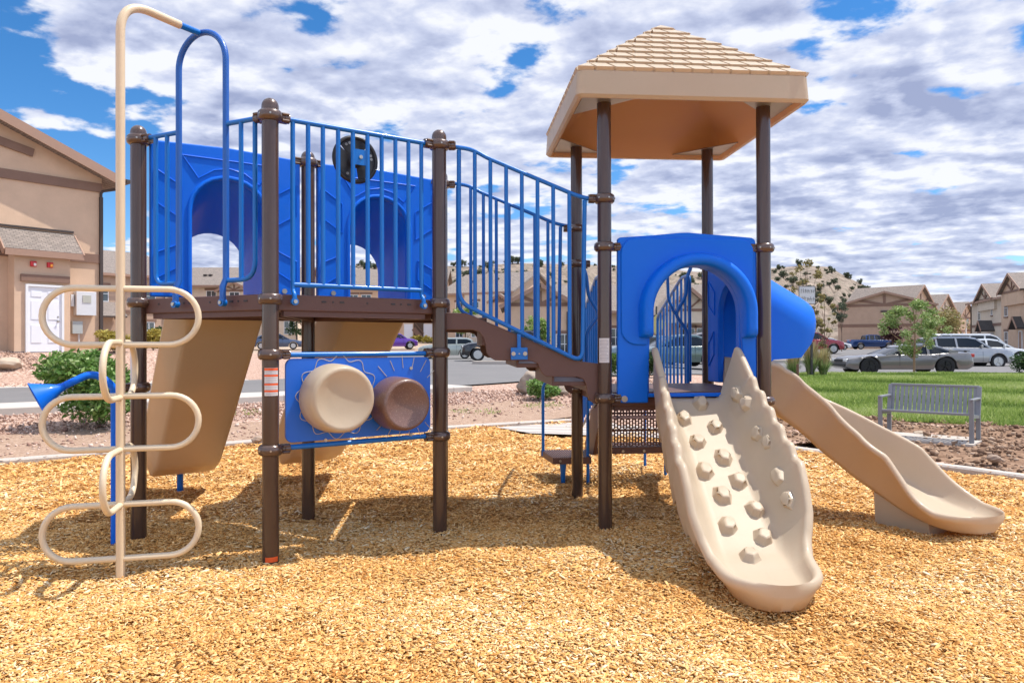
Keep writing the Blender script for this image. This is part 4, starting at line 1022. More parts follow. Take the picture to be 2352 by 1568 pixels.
# playground border kerb
strip('playground_curb', MUL[0:6], -.0, .17, .055, M['concrete_plain'], zabs=0.0)
strip('playground_curb', [(1.95, 13.1), (2.6, 12.2), (4.04, 10.05), (5.25, 8.55), (6.0, 7.3), (7.2, 4.0), (8.5, -8)], 0, .17, .055, M['concrete_plain'], zabs=0.0)
polysheet('ramp', [(.30, 12.25), (2.75, 11.5), (3.3, 12.4), (2.3, 14.6), (1.25, 14.0), (-.3, 13.15)], .8, .035, M['ramp'], hf=lambda x, y: -.014)
polysheet('soil_strip', [(-14.2, 4.35), (-6.6, 9.48), (-1.1, 13.2), (1.2, 14.4), (2.2, 15.6), tuple(TS(10, -3.2)), tuple(TS(4, -3.9)), tuple(TS(-3, -3.3)), tuple(TS(-20, -3.6))], .9, .022, M['dry_soil'])
# lawn, turned dirt round the bench
polysheet('lawn_soil', [(5.6, 14.9), (6.9, 13.4), (8.4, 12.6), (10.4, 11.3), (13.2, 11.0), (40, 6), (60, 27), (34, 27.7), (14, 27.9), (9.2, 27.2), (7.6, 22)], .9, .03, M['lawn_soil'] if 'lawn_soil' in M else mat('lawn_soil', (.045, .07, .015), .95))
def clod(x, y):
    d = .05*math.sin(x*2.3+y)*math.sin(y*2.9-.6*x)+.035*math.sin(x*6.1-y*2)*math.sin(y*5.3+1)+.09*math.exp(-(((x-7.6)/.9)**2+((y-9.2)/.6)**2))+.10*math.exp(-(((x-8.6)/1.2)**2+((y-9.9)/.7)**2))
    if math.hypot((x-6.35)/1.35, (y-10.45)/.55) < 1.0: d *= .1
    return d+.015
polysheet('turned_dirt', [(4.25, 10.1), (5.45, 8.62), (6.2, 7.35), (7.4, 4.2), (14, 1), (30, 3), (13.3, 11.3), (10.3, 11.6), (8.3, 12.9), (6.8, 13.7), (5.5, 14.2), (4.4, 13.2), (3.4, 12.2)], .28, .02, M['dirt'], extra=clod)
# ---- loose chips, stones, grass blades as scattered geometry
def scatter_pts(n, region, test):
    x0, x1, y0, y1 = region; out = []
    P = RNG.uniform((x0, y0), (x1, y1), (n, 2)); return P[np.array([test(p[0], p[1]) for p in P])] if len(P) else P
def inpolynp(P, poly):
    x, y = P[:, 0], P[:, 1]; c = np.zeros(len(P), bool); n = len(poly)
    for i in range(n):
        x0, y0 = poly[i]; x1, y1 = poly[(i+1) % n]
        if y0 == y1: continue
        k = ((y0 > y) != (y1 > y)) & (x < (x1-x0)*(y-y0)/(y1-y0)+x0); c ^= k
    return c
def wedge(P, margin=.12):
    """keep what lies within the wide field of view (plus a margin for side steps)"""
    return np.abs(P[:, 0]) < (.70+margin)*P[:, 1]+1.0
def randrot(n, tilt):
    yaw = RNG.uniform(0, 2*PI, n); a = RNG.normal(0, tilt, n); b = RNG.normal(0, tilt, n)
    cy, sy = np.cos(yaw), np.sin(yaw); ex = np.stack([cy*np.cos(a), sy*np.cos(a), np.sin(a)], 1); ey = np.stack([-sy*np.cos(b), cy*np.cos(b), np.sin(b)], 1)
    ez = np.cross(ex, ey); ez /= np.linalg.norm(ez, axis=1)[:, None]; return ex, ey, ez
def chips():
    Vs, Fs, As = [], [], []; base = 0
    for (y0, y1, dens, sc, thick) in ((2.6, 4.4, 8200, .68, True), (4.4, 6.2, 5600, .78, True), (6.2, 8.6, 3000, 1.0, False), (8.6, 14.2, 1150, 1.35, False)):
        xm = .86*y1+.8; n = int(dens*2*xm*(y1-y0)); P = RNG.uniform((-xm, y0), (xm, y1), (n, 2)); ins = inpolynp(P, MUL); near = inpolynp(P+RNG.normal(0, .16, P.shape), MUL) & (RNG.uniform(0, 1, n) < .35); P = P[wedge(P) & (ins | near)]; n = len(P)
        L = RNG.gamma(3.6, .0066, n)*sc+.007*sc; Wd = L*RNG.uniform(.12, .38, n)+.0025; T = np.full(n, .0022)+Wd*.12
        isin = inpolynp(P, MUL); z = np.array([mulch_h(p[0], p[1]) if q else max(.052, hgt(p[0], p[1])+.03) for p, q in zip(P, isin)])-.004+RNG.uniform(0, .016, n)*isin; ex, ey, ez = randrot(n, .24)
        C = np.stack([P[:, 0], P[:, 1], z], 1); tp = RNG.uniform(.3, 1, n)
        def pt(i, j, k, w=1.0): return C+ex*(L*.5*i)[:, None]+ey*((Wd*.5*j)*w)[:, None]+ez*(T*k)[:, None]
        if thick:
            V = np.stack([pt(-1, -1, 0, tp), pt(1, -1, 0), pt(1, 1, 0), pt(-1, 1, 0, tp), pt(-1, -1, 1, tp), pt(1, -1, 1), pt(1, 1, 1), pt(-1, 1, 1, tp)], 1).reshape(-1, 3)
            f = np.array([(4, 5, 6, 7), (0, 1, 5, 4), (1, 2, 6, 5), (2, 3, 7, 6), (3, 0, 4, 7)]); k = 8
        else:
            V = np.stack([pt(-1, -1, .5, tp), pt(1, -1, .5), pt(1, 1, .5), pt(-1, 1, .5, tp)], 1).reshape(-1, 3); f = np.array([(0, 1, 2, 3)]); k = 4
        F = (f[None, :, :]+(np.arange(n)*k)[:, None, None]).reshape(-1, 4)+base
        tone = .07*np.sin(P[:, 0]*2.3+1.7*np.sin(P[:, 1]*1.9))+.06*np.sin(P[:, 1]*3.7+P[:, 0]*1.3); Vs.append(V); Fs.append(F); As.append(np.repeat(np.clip(RNG.beta(1.7, 1.5, n)+tone, 0, 1), k)); base += len(V)
    m = ramp_mat('wood_chip', [(.40, .17, .045), (.55, .26, .072), (.67, .355, .11), (.72, .41, .145), (.76, .465, .185), (.80, .55, .26), (.84, .70, .46)], .95, spec=.08)
    o = meshnp('wood_chips', np.concatenate(Vs), np.concatenate(Fs), m, np.concatenate(As)); tag(o, 'loose golden wood chips covering the playground bed', 'wood chips', kind='stuff')
chips()
def stones():
    Vs, Fs, As = [], [], []; base = 0
    zones = [(10500, (-16, -1, 9, 24), lambda P: (~inpolynp(P, MUL)), .017), ]
    P = RNG.uniform((-18, 8.5), (4.2, 23), (60000, 2)); s = (P-np.array(K1))@np.array(RN)
    soilm = (s < -3.4)
    keep = (~inpolynp(P, MUL)) & (((s > -5.6) & (s < -1.2)) | ((s > 8.4) & (s < 12))) & wedge(P) & (P[:, 1] > 8) & (~soilm | (RNG.uniform(0, 1, len(P)) < .25))
    P = P[keep]
    Q = RNG.uniform((3.6, 6), (12, 14.5), (9000, 2)); dp = [(4.25, 10.1), (5.45, 8.62), (6.2, 7.35), (7.4, 4.2), (14, 1), (13.3, 11.3), (10.3, 11.6), (8.3, 12.9), (6.8, 13.7), (5.5, 14.2), (4.4, 13.2), (3.4, 12.2)]
    Q = Q[inpolynp(Q, dp) & wedge(Q)]
    for P, m, name, lab, cat, r0, ex_ in ((P, ramp_mat('gravel_stone', [(.22, .12, .09), (.38, .24, .18), (.52, .36, .28), (.64, .50, .42)]), 'gravel', 'loose pinkish gravel beside the road and sidewalk', 'gravel', .02, None),
                                (Q, ramp_mat('dirt_clod', [(.14, .08, .05), (.23, .14, .088), (.31, .20, .13), (.40, .29, .21)]), 'dirt_clods', 'loose brown clods and pebbles of turned soil around the bench', 'soil', .024, clod)):
        n = len(P); ex, ey, ez = randrot(n, .5); R = RNG.gamma(4, r0/4, n)+.006
        z = np.array([hgt(p[0], p[1])+(ex_(p[0], p[1]) if ex_ else 0) for p in P])+.02; C = np.stack([P[:, 0], P[:, 1], z+R*.25], 1)
        oc = [(1, 0, 0), (-1, 0, 0), (0, 1, 0), (0, -1, 0), (0, 0, 1), (0, 0, -1)]; vs = []
        for a in oc:
            j = RNG.uniform(.7, 1.2, n)*R; vs.append(C+ex*(a[0]*j*1.15)[:, None]+ey*(a[1]*j*.85)[:, None]+ez*(a[2]*j*.65)[:, None])
        V = np.stack(vs, 1).reshape(-1, 3); f = np.array([(0, 2, 4), (2, 1, 4), (1, 3, 4), (3, 0, 4), (2, 0, 5), (1, 2, 5), (3, 1, 5), (0, 3, 5)])
        F = (f[None]+(np.arange(n)*6)[:, None, None]).reshape(-1, 3)
        tag(meshnp(name, V, F, m, np.repeat(RNG.uniform(0, 1, n), 6)), lab, cat, kind='stuff')
stones()
def grass():
    lawn = [(5.7, 14.9), (6.9, 13.3), (8.4, 12.4), (10.4, 11.2), (13.2, 10.9), (26, 8.5), (40, 22), (34, 27.7), (14, 27.9), (9.2, 27.2), (7.6, 22)]
    P = RNG.uniform((5, 8), (26, 28), (330000, 2)); P = P[inpolynp(P, lawn) & wedge(P)]
    # bands along the mowing / watering pattern change the turf density
    n = len(P); band = np.sin(P[:, 1]*1.9+np.sin(P[:, 0]*.6)*.8)+.5*np.sin(P[:, 0]*1.3+P[:, 1]*.7)
    H = RNG.uniform(.035, .085, n)*(1+.25*band)*(1+.02*P[:, 1]); Wd = .006+.0006*P[:, 1]; yaw = RNG.uniform(0, 2*PI, n); ln = RNG.normal(0, .45, (n, 2))
    z = np.array([hgt(p[0], p[1]) for p in P])+.025; C = np.stack([P[:, 0], P[:, 1], z], 1)
    dx = np.stack([np.cos(yaw), np.sin(yaw), np.zeros(n)], 1)*Wd[:, None]; tip = C+np.stack([ln[:, 0]*H, ln[:, 1]*H, H], 1)
    V = np.stack([C-dx, C+dx, tip], 1).reshape(-1, 3); F = np.arange(n*3).reshape(-1, 3)
    pn = np.sin(P[:, 0]*1.1+1.3*np.sin(P[:, 1]*.9))*np.sin(P[:, 1]*1.7+P[:, 0]*.4); col = np.clip(.45+.16*band+.24*pn+RNG.normal(0, .2, n), 0, 1)
    m = ramp_mat('grass_blade', [(.11, .18, .03), (.23, .33, .065), (.36, .45, .11), (.52, .56, .23)], .7, transl=.35)
    tag(meshnp('lawn_grass', V, F, m, np.repeat(col, 3)), 'mown green grass of the lawn behind the bench', 'grass', kind='stuff')
    # sparse dry weeds on the soil strip
    P = RNG.uniform((-6, 12), (3, 17), (5000, 2)); s = (P-np.array(K1))@np.array(RN)
    blob = np.sin(P[:, 0]*2.1)*np.sin(P[:, 1]*2.7+1) > .45; P = P[(s > -5.4) & (s < -2.4) & blob]; n = len(P)
    if n:
        z = np.array([hgt(p[0], p[1]) for p in P])+.03; C = np.stack([P[:, 0], P[:, 1], z], 1); H = RNG.uniform(.02, .06, n); yaw = RNG.uniform(0, 2*PI, n)
        dx = np.stack([np.cos(yaw), np.sin(yaw), np.zeros(n)], 1)*.012; tip = C+np.stack([RNG.normal(0, .03, n), RNG.normal(0, .03, n), H], 1)
        V = np.stack([C-dx, C+dx, tip], 1).reshape(-1, 3)
        tag(meshnp('weeds', V, np.arange(n*3).reshape(-1, 3), m, np.repeat(RNG.uniform(0, .7, n), 3)), 'patches of low green weeds on the bare soil strip', 'weeds', kind='stuff')
grass()
# ================================================================ BUILDINGS
def stucco(name, col):
    return mat(name, col, .92, spec=.15, noise=(1.3, .8, tuple(c*.84 for c in col)), bump=(22, .35))
M['stucco_tan'] = stucco('stucco_tan', (.64, .45, .315)); M['stucco_cream'] = stucco('stucco_cream', (.66, .55, .43)); M['stucco_brown'] = stucco('stucco_brown', (.47, .33, .24))
M['trim'] = mat('trim_brown', (.20, .115, .08), .75, noise=(3, .4, (.26, .155, .11))); M['fascia'] = mat('fascia_brown', (.33, .20, .14), .7, noise=(3, .3, (.38, .24, .17)))
M['dark_trim'] = mat('dark_trim', (.05, .035, .03), .6); M['door_white'] = mat('door_white', (.74, .74, .77), .5); M['white_frame'] = mat('white_frame', (.72, .72, .72), .5)
M['pane'] = mat('window_pane', (.035, .045, .055), .08, spec=.8, noise=(.6, .5, (.10, .12, .13))); M['found'] = mat('foundation', (.13, .115, .12), .9, bump=(20, .3))
M['box_grey'] = mat('electric_box', (.62, .62, .63), .45)
def shingles(name, c1, c2, c3, sc=1.0):
    m = bpy.data.materials.new(name); m.use_nodes = True; nt = m.node_tree; p = nt.nodes['Principled BSDF']; N = nt.nodes.new; L = nt.links.new
    tc = N('ShaderNodeTexCoord'); b = N('ShaderNodeTexBrick'); L(tc.outputs['UV'], b.inputs['Vector']); b.inputs['Scale'].default_value = sc
    b.inputs['Color1'].default_value = (*c1, 1); b.inputs['Color2'].default_value = (*c2, 1); b.inputs['Mortar'].default_value = (*[q*.4 for q in c1], 1)
    b.inputs['Mortar Size'].default_value = .012; b.inputs['Brick Width'].default_value = .3; b.inputs['Row Height'].default_value = .14; b.inputs['Bias'].default_value = 0
    n = N('ShaderNodeTexNoise'); n.inputs['Scale'].default_value = 1.3; n.inputs['Detail'].default_value = 8; n.inputs['Roughness'].default_value = .8; L(tc.outputs['UV'], n.inputs['Vector'])
    mx = N('ShaderNodeMix'); mx.data_type = 'RGBA'; mr = N('ShaderNodeMapRange'); mr.inputs['From Min'].default_value = .35; mr.inputs['From Max'].default_value = .7; L(n.outputs['Fac'], mr.inputs['Value']); mr.inputs['To Max'].default_value = .55
    L(mr.outputs[0], mx.inputs['Factor']); L(b.outputs['Color'], mx.inputs['A']); mx.inputs['B'].default_value = (*c3, 1); L(mx.outputs['Result'], p.inputs['Base Color']); p.inputs['Roughness'].default_value = .95
    bp = N('ShaderNodeBump'); bp.inputs['Strength'].default_value = .7; bp.inputs['Distance'].default_value = .02; bp.invert = True; L(b.outputs['Fac'], bp.inputs['Height']); L(bp.outputs['Normal'], p.inputs['Normal']); return m
M['shingle'] = shingles('shingles', (.20, .165, .14), (.32, .26, .22), (.20, .17, .15), 1.7); M['shingle_dark'] = shingles('shingles_dark', (.075, .07, .068), (.10, .09, .085), (.08, .075, .07))
def slab(parent, name, q, th, m):
    """roof slab from 4 corners (low-left, low-right, high-right, high-left); thickness downwards; UV in metres"""
    a, b, c, d = [Vector(p) for p in q]; n = (b-a).cross(d-a).normalized(); n = n if n.z > 0 else -n
    mb = MB(); mb.add([a, b, c, d, a-n*th, b-n*th, c-n*th, d-n*th], [(0, 1, 2, 3), (7, 6, 5, 4), (0, 4, 5, 1), (1, 5, 6, 2), (2, 6, 7, 3), (3, 7, 4, 0)])
    o = mb.obj(name, m, parent, smooth=False); uv = o.data.uv_layers.new(name='uv'); ex = (b-a).normalized(); ey = (d-a); ey = (ey-ex*ey.dot(ex)).normalized()
    for l in o.data.loops:
        v = o.data.vertices[l.vertex_index].co-a; uv.data[l.index].uv = (v.dot(ex), v.dot(ey))
    return o
def window(par, x, z, w, h, y=0.0, kind='grid', lintel=True, sill=False, ax=None):
    """on the facade plane y (local), x,z = lower left corner"""
    f = MB(); t = .06; d = .05
    for c, s in (((x+w/2, y-.02, z+t/2), (w, d, t)), ((x+w/2, y-.02, z+h-t/2), (w, d, t)), ((x+t/2, y-.02, z+h/2), (t, d, h-2*t)), ((x+w-t/2, y-.02, z+h/2), (t, d, h-2*t))): f.box(c, s)
    f.box((x+w/2, y-.015, z+h/2), (w-2*t, d*.8, .05))
    if kind == 'grid': f.box((x+w/2, y-.012, z+h/2), (.05, d*.8, h-2*t))
    o = f.obj('window', M['white_frame'], par, smooth=False)
    p = MB(); p.box((x+w/2, y-.008, z+h/2), (w-.06, .02, h-.06)); p.obj('pane', M['pane'], o, smooth=False)
    if lintel: l = MB(); l.box((x+w/2, y-.04, z+h+.14), (w+.3, .08, .22)); l.obj('lintel', M['trim'], o, smooth=False)
    if sill: l = MB(); l.box((x+w/2, y-.04, z-.08), (w+.2, .08, .14)); l.obj('sill', M['trim'], o, smooth=False)
    return o
def door(par, x, z, w, h, y=0.0, m=None):
    d = MB(); d.box((x+w/2, y-.02, z+h/2), (w-.16, .05, h-.08)); o = d.obj('door', m or M['door_white'], par, smooth=False)
    f = MB(); f.box((x+.04, y-.03, z+h/2), (.08, .09, h)); f.box((x+w-.04, y-.03, z+h/2), (.08, .09, h)); f.box((x+w/2, y-.03, z+h-.04), (w-.16, .09, .08)); f.obj('door_frame', M['white_frame'], o, smooth=False)
    return o
class House:
    def __init__(s, name, label, A, Bp, zb, D, eh, pitch, kind='side', wall='stucco_tan', ov=.5, group=None, ridge_at=.5, roof='shingle', cat='building', th=.2):
        A = Vector((A[0], A[1])); Bp = Vector((Bp[0], Bp[1])); s.L = (Bp-A).length; s.D = D; s.eh = eh; s.ov = ov; s.pitch = pitch
        s.o = empty(name, (A.x, A.y, zb), math.atan2(Bp.y-A.y, Bp.x-A.x)); tag(s.o, label, cat, group); L = s.L
        if kind == 'gable':
            rx = L*ridge_at; rise = pitch*max(rx, L-rx)*.999; rz = eh+pitch*rx; s.rz = rz; s.rx = rx; eR = rz-pitch*(L-rx)
            w = MB(); w.prism([(0, -1.5), (L, -1.5), (L, eR), (rx, rz), (0, eh)], (0, 0, 0), (1, 0, 0), (0, 0, 1), (0, 1, 0), 0, D); s.w = w.obj('wall', M[wall], s.o, smooth=False)
            k = .02+th
            for sg, x0, zz in ((-1, 0, eh), (1, L, eR)):
                xe = x0+sg*ov; ze = zz-pitch*ov+k
                q = [(xe, -ov, ze), (xe, D+ov, ze), (rx, D+ov, rz+k), (rx, -ov, rz+k)]
                slab(s.o, 'roof', q if sg > 0 else [q[1], q[0], q[3], q[2]], th, M[roof])
                fb = MB(); fb.bar((xe, -ov-.03, ze-.15), (rx+sg*.0, -ov-.03, rz+k-.15), .05, .30, (0, -pitch*0, 1)); fb.obj('rake_board', M['fascia'], s.o, smooth=False)
        else:
            ry = D*.5; rz = eh+pitch*ry; s.rz = rz; s.ry = ry
            w = MB(); w.prism([(0, -1.5), (D, -1.5), (D, eh), (ry, rz), (0, eh)], (0, 0, 0), (0, 1, 0), (0, 0, 1), (1, 0, 0), 0, L); s.w = w.obj('wall', M[wall], s.o, smooth=False)
            k = .02+th
            slab(s.o, 'roof', [(-ov, -ov, eh-pitch*ov+k), (L+ov, -ov, eh-pitch*ov+k), (L+ov, ry, rz+k), (-ov, ry, rz+k)], th, M[roof])
            slab(s.o, 'roof', [(L+ov, D+ov, eh-pitch*ov+k), (-ov, D+ov, eh-pitch*ov+k), (-ov, ry, rz+k), (L+ov, ry, rz+k)], th, M[roof])
            fb = MB(); fb.box((L/2, -ov-.04, eh-pitch*ov+.02+th*.4), (L+2*ov, .06, .22)); fb.obj('fascia_board', M['fascia'], s.o, smooth=False)
            v = MB()
    def band(s, z, h=.28, x0=None, x1=None, y=0):
        x0 = -.03 if x0 is None else x0; x1 = s.L+.03 if x1 is None else x1
        b = MB(); b.box(((x0+x1)/2, y-.03, z), (x1-x0, .07, h)); return b.obj('trim_band', M['trim'], s.o, smooth=False)
    def truss(s, rx, rz, half, z0, y=-.05, m='trim', w=.24):
        b = MB(); b.bar((rx, y, z0), (rx, y, rz-.35), .06, w, (1, 0, 0))
        for sg in (-1, 1): b.bar((rx+sg*.12, y-.01, z0+.1), (rx+sg*half*.55, y-.01, z0+(rz-z0)*.44), .06, w, (0, 0, 1))
        b.obj('gable_truss', M[m], s.o, smooth=False)
    def dormer(s, x0, x1, y0, zb, ze, pitch, wall='stucco_cream', depth=4, cov=.35, truss=True):
        """cross gable standing out from the facade"""
        rx = (x0+x1)/2; rz = ze+pitch*(x1-x0)/2; w = MB(); w.prism([(x0, zb), (x1, zb), (x1, ze), (rx, rz), (x0, ze)], (0, y0, 0), (1, 0, 0), (0, 0, 1), (0, 1, 0), 0, depth)
        g = w.obj('cross_gable', M[wall], s.o, smooth=False)
        for sg, xx in ((-1, x0), (1, x1)):
            xe = xx+sg*cov; zz = ze-pitch*cov+.18; q = [(xe, y0-cov, zz), (xe, y0+depth, zz), (rx, y0+depth, rz+.18), (rx, y0-cov, rz+.18)]
            slab(g, 'roof', q if sg > 0 else [q[1], q[0], q[3], q[2]], .16, M['shingle'])
            fb = MB(); fb.bar((xe, y0-cov-.03, zz-.13), (rx, y0-cov-.03, rz+.18-.13), .05, .26); fb.obj('rake_board', M['fascia'], g, smooth=False)
        if truss:
            b = MB(); b.box((rx, y0-.04, ze+.0), ((x1-x0), .07, .2)); b.bar((rx, y0-.06, ze), (rx, y0-.06, rz-.2), .06, .16, (1, 0, 0))
            for sg in (-1, 1): b.bar((rx, y0-.07, ze+.1), (rx+sg*(x1-x0)*.22, y0-.07, ze+(rz-ze)*.5), .06, .14)
            b.obj('gable_truss', M['trim'], g, smooth=False)
        return g
    def downspout(s, x, z0, z1, y=-.08): b = MB(); b.box((x, y, (z0+z1)/2), (.10, .10, z1-z0)); b.obj('downspout', M['dark_trim'], s.o, smooth=False)
    def vents(s, pts):
        for x, f in pts:
            b = MB(); y = f*s.ry; b.box((x, y, s.eh+s.pitch*y+.32), (.35, .35, .16)); b.obj('roof_vent', M['dark_trim'], s.o, smooth=False)
def wxy(px, depth): p = at(px, 791, depth); return (p.x, p.y)
# --- near left building (gable end with a utility bay and white door)
def near_left():
    d = Vector((.633, .774)); P = Vector((-15.43, 23.78)); A = P+d*-10.0; Bp = P+d*1.98
    h = House('apartment_building', 'tan stucco two-storey building at left edge with white utility door and red alarm strobes', A, Bp, 1.31, 15, 5.95, .41, 'gable', ov=.55)
    X0 = 10.0; o = h.o
    h.band(3.17, .30, x1=h.L+.0); h.band(5.62, .30, 0, h.L)
    b = MB(); rx, rz = h.rx, h.rz
    b.bar((rx+.3, -.06, rz-1.2), (rx+3.9, -.06, 6.42), .06, .26); b.bar((rx, -.06, 5.9), (rx, -.06, rz-.2), .06, .26, (1, 0, 0)); b.bar((h.L-3.4, -.055, 6.3), (h.L-5.6, -.055, 6.9), .06, .22)
    b.obj('gable_truss', M['trim'], o, smooth=False)
    # bay
    x0, x1 = X0-.81, X0+.775; m = MB(); m.box(((x0+x1)/2, -.30, 1.10), (x1-x0, .60, 4.2)); bay = m.obj('utility_bay', M['stucco_tan'], o, smooth=False)
    slab(bay, 'bay_roof', [(x0-.35, -.85, 3.20), (x1+.32, -.85, 3.20), (x1+.32, -.01, 3.93), (x0-.35, -.01, 3.93)], .07, M['shingle'])
    f = MB(); f.box(((x0+x1)/2, -.86, 3.09), (x1-x0+.64, .04, .20)); f.bar((x1+.32, -.84, 3.09), (x1+.32, -.02, 3.82), .04, .2); f.bar((x0-.35, -.84, 3.09), (x0-.35, -.02, 3.82), .04, .2); f.obj('bay_fascia', M['fascia'], bay, smooth=False)
    f = MB(); f.bar((x0-.3, -.04, 3.99), (x1+.3, -.04, 3.99), .07, .06); f.obj('flashing', M['dark_trim'], bay, smooth=False)
    pl = MB(); pl.box(((x0+x1)/2, -.31, -.12), (x1-x0+.02, .63, .26)); pl.obj('plinth', M['found'], bay, smooth=False)
    pl = MB(); pl.box((h.L/2, .0, -.12), (h.L-.0, .03, .26)); pl.obj('plinth', M['found'], o, smooth=False)
    # door with raised panels
    dx0, dx1 = X0-.52, X0+.57; y = -.60; dd = MB(); dd.box(((dx0+dx1)/2, y-.012, 1.03), (dx1-dx0-.13, .04, 2.06)); D_ = dd.obj('utility_door', M['door_white'], o, smooth=False)
    fr = MB()
    for xx in (dx0+.035, dx1-.035): fr.box((xx, y-.03, 1.06), (.07, .10, 2.14))
    fr.box(((dx0+dx1)/2, y-.03, 2.10), (dx1-dx0-.14, .10, .07)); fr.obj('door_frame', M['white_frame'], D_, smooth=False)
    for xx in (-.24, .24):
        for z0, z1 in ((.28, .85), (1.02, 1.62), (1.74, 1.92)):
            q = MB(); c = ((dx0+dx1)/2+xx, y-.036, (z0+z1)/2); q.box(c, (.30, .022, z1-z0)); q.obj('door_panel', M['door_white'], D_, smooth=False, bevel=.010)
    kn = MB(); kn.lathe((dx1-.17, y-.035, .98), [(.03, 0), (.03, .01), (.012, .02), (.012, .05), (.03, .055), (.03, .08), (.001, .085)], (0, -1, 0), 14); kn.obj('door_knob', M['steel'], D_)
    kn = MB(); kn.lathe((dx1-.17, y-.035, 1.12), [(.028, 0), (.028, .02), (.001, .022)], (0, -1, 0), 14); kn.obj('door_lock', M['steel'], D_)
    l = MB(); l.box(((dx0+dx1)/2+.02, y-.05, 2.33), (1.38, .09, .22)); l.obj('lintel', M['trim'], D_, smooth=False)
    for k, (xx, c2) in enumerate(((-.30, (.8, .75, .7)), (.17, (.9, .35, .03)))):
        a = MB(); a.box((X0+xx, y-.04, 2.78), (.17, .09, .17)); al = a.obj('alarm_strobe', M['alarm_red'], o, bevel=.015)
        s_ = MB(); s_.box((X0+xx+.03, y-.095, 2.76), (.07, .03, .09)); s_.obj('strobe_lens', mat('strobe_lens', c2, .3), al, bevel=.01)
    e = MB(); e.box((X0+1.39, -.14, 1.61), (.62, .27, .80)); eb = e.obj('electric_box', M['box_grey'], o, bevel=.01)
    e = MB(); e.box((X0+1.40, -.285, 1.76), (.26, .015, .25)); e.obj('notice', mat('notice', (.42, .42, .36), .6), eb, smooth=False)
    e = MB(); e.box((X0+1.00, -.10, 1.70), (.10, .14, .4)); e.obj('junction_box', M['box_grey'], o, bevel=.006)
    e = MB(); e.box((X0+1.15, -.10, .80), (.32, .16, .42)); e2 = e.obj('electric_box', mat('box_dull', (.40, .42, .41), .5), o, bevel=.01)
    e = MB(); e.tube([(X0+1.22, -.08, .6), (X0+1.22, -.08, -.2)], .03, 10); e.obj('conduit', M['box_grey'], e2)
    e = MB(); e.box((X0-1.15, -.03, 1.0), (.10, .06, .18)); e.obj('outlet', M['box_grey'], o, smooth=False)
    h.downspout(h.L-.04, -.3, 5.3, -.05)
    g = MB(); g.tube(fillet([(h.L-.04, -.05, 5.25), (h.L-.04, -.05, 5.5), (h.L+.42, -.30, 5.62), (h.L+.48, -.40, 5.78)], .1), .045, 10); g.obj('downspout_elbow', M['dark_trim'], o)
    g = MB(); g.box((h.L+.60, 7.0, 5.86), (.13, 15.4, .13)); g.obj('gutter', M['dark_trim'], o, smooth=False)
M['alarm_red'] = mat('alarm_red', (.55, .01, .015), .35)
near_left()
# --- row behind the road
h = House('apartment_building', 'tan apartment house with porch roof behind the near left building', wxy(150, 62), wxy(378, 68), 1.35, 12, 6.5, .42, 'side', 'stucco_brown', group='apartment buildings round the car park')
h.band(3.2); window(h.o, h.L-1.9, .75, 1.0, 1.55); window(h.o, h.L-1.7, 4.0, .9, 1.3, kind='x'); window(h.o, h.L-5.8, 4.0, 1.0, 1.4); h.downspout(h.L-.05, 0, 6.3)
po = MB(); slab(h.o, 'porch_roof', [(h.L-7.4, -2.2, 2.7), (h.L-4.0, -2.2, 2.7), (h.L-4.0, .0, 4.0), (h.L-7.4, .0, 4.0)], .16, M['shingle'])
bb = MB(); bb.bar((h.L-4.3, -1.9, 2.6), (h.L-4.3, -.1, 1.0), .14, .2); bb.bar((h.L-4.3, -2.0, 2.6), (h.L-4.3, -.1, 2.6), .14, .2); bb.obj('porch_bracket', M['trim'], h.o, smooth=False)
h = House('apartment_building', 'pale grey-tan apartment house with small gable seen through the left blue arch', wxy(400, 79), wxy(684, 79), 1.75, 11, 6.2, .42, 'side', 'stucco_cream', group='apartment buildings round the car park')
sc = 1682/79.
X = lambda px: (px-400)/sc
h.band(3.3); h.dormer(X(508), X(578), -.6, 0, 5.6, .5, 'stucco_cream', 5)
for px, z in ((474, 4.2), (532, 4.0), (572, 4.2), (655, 4.3), (652, .9), (470, .9)): window(h.o, X(px), z, 1.1, 1.45, -.62 if 500 < px < 578 and px != 572 else 0)
h.downspout(h.L-.1, 0, 6); h.vents([(X(450), .45), (X(462), .45), (X(620), .4)])
h = House('apartment_building', 'tan apartment house with white doors and outdoor staircase seen under the deck', wxy(742, 88), wxy(1016, 88), 1.85, 12, 6.6, .42, 'side', 'stucco_tan', group='apartment buildings round the car park')
sc = 1682/88.; X = lambda px: (px-742)/sc
h.band(3.4); door(h.o, X(928), 0, 1.05, 2.15); door(h.o, X(973), 0, 1.05, 2.15)
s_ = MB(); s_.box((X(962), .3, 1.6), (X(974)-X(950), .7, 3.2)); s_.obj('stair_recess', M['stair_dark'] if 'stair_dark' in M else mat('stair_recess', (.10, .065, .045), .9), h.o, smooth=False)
s_ = MB(); s_.bar((X(950), -.10, 1.6), (X(974), -.10, .1), .1, .55); s_.bar((X(950), -.12, 2.5), (X(974), -.12, 1.0), .05, .08); s_.obj('staircase', M['trim'], h.o, smooth=False)
for px in (800, 830, 885): window(h.o, X(px), 4.2, 1.2, 1.5)
for px in (770, 840, 880): window(h.o, X(px), .9, 1.2, 1.5)
h.vents([(X(770), .4), (X(800), .55), (X(868), .5), (X(905), .35), (X(930), .3)])
h = House('apartment_building', 'tan apartment house with grid windows behind the stair railing', wxy(1018, 84), wxy(1175, 80), 1.6, 12, 5.7, .42, 'side', 'stucco_tan', group='apartment buildings round the car park')
sc = h.L/(1175-1018); X = lambda px: (px-1018)*sc
h.band(2.9); h.downspout(X(1072), 0, 5.4)
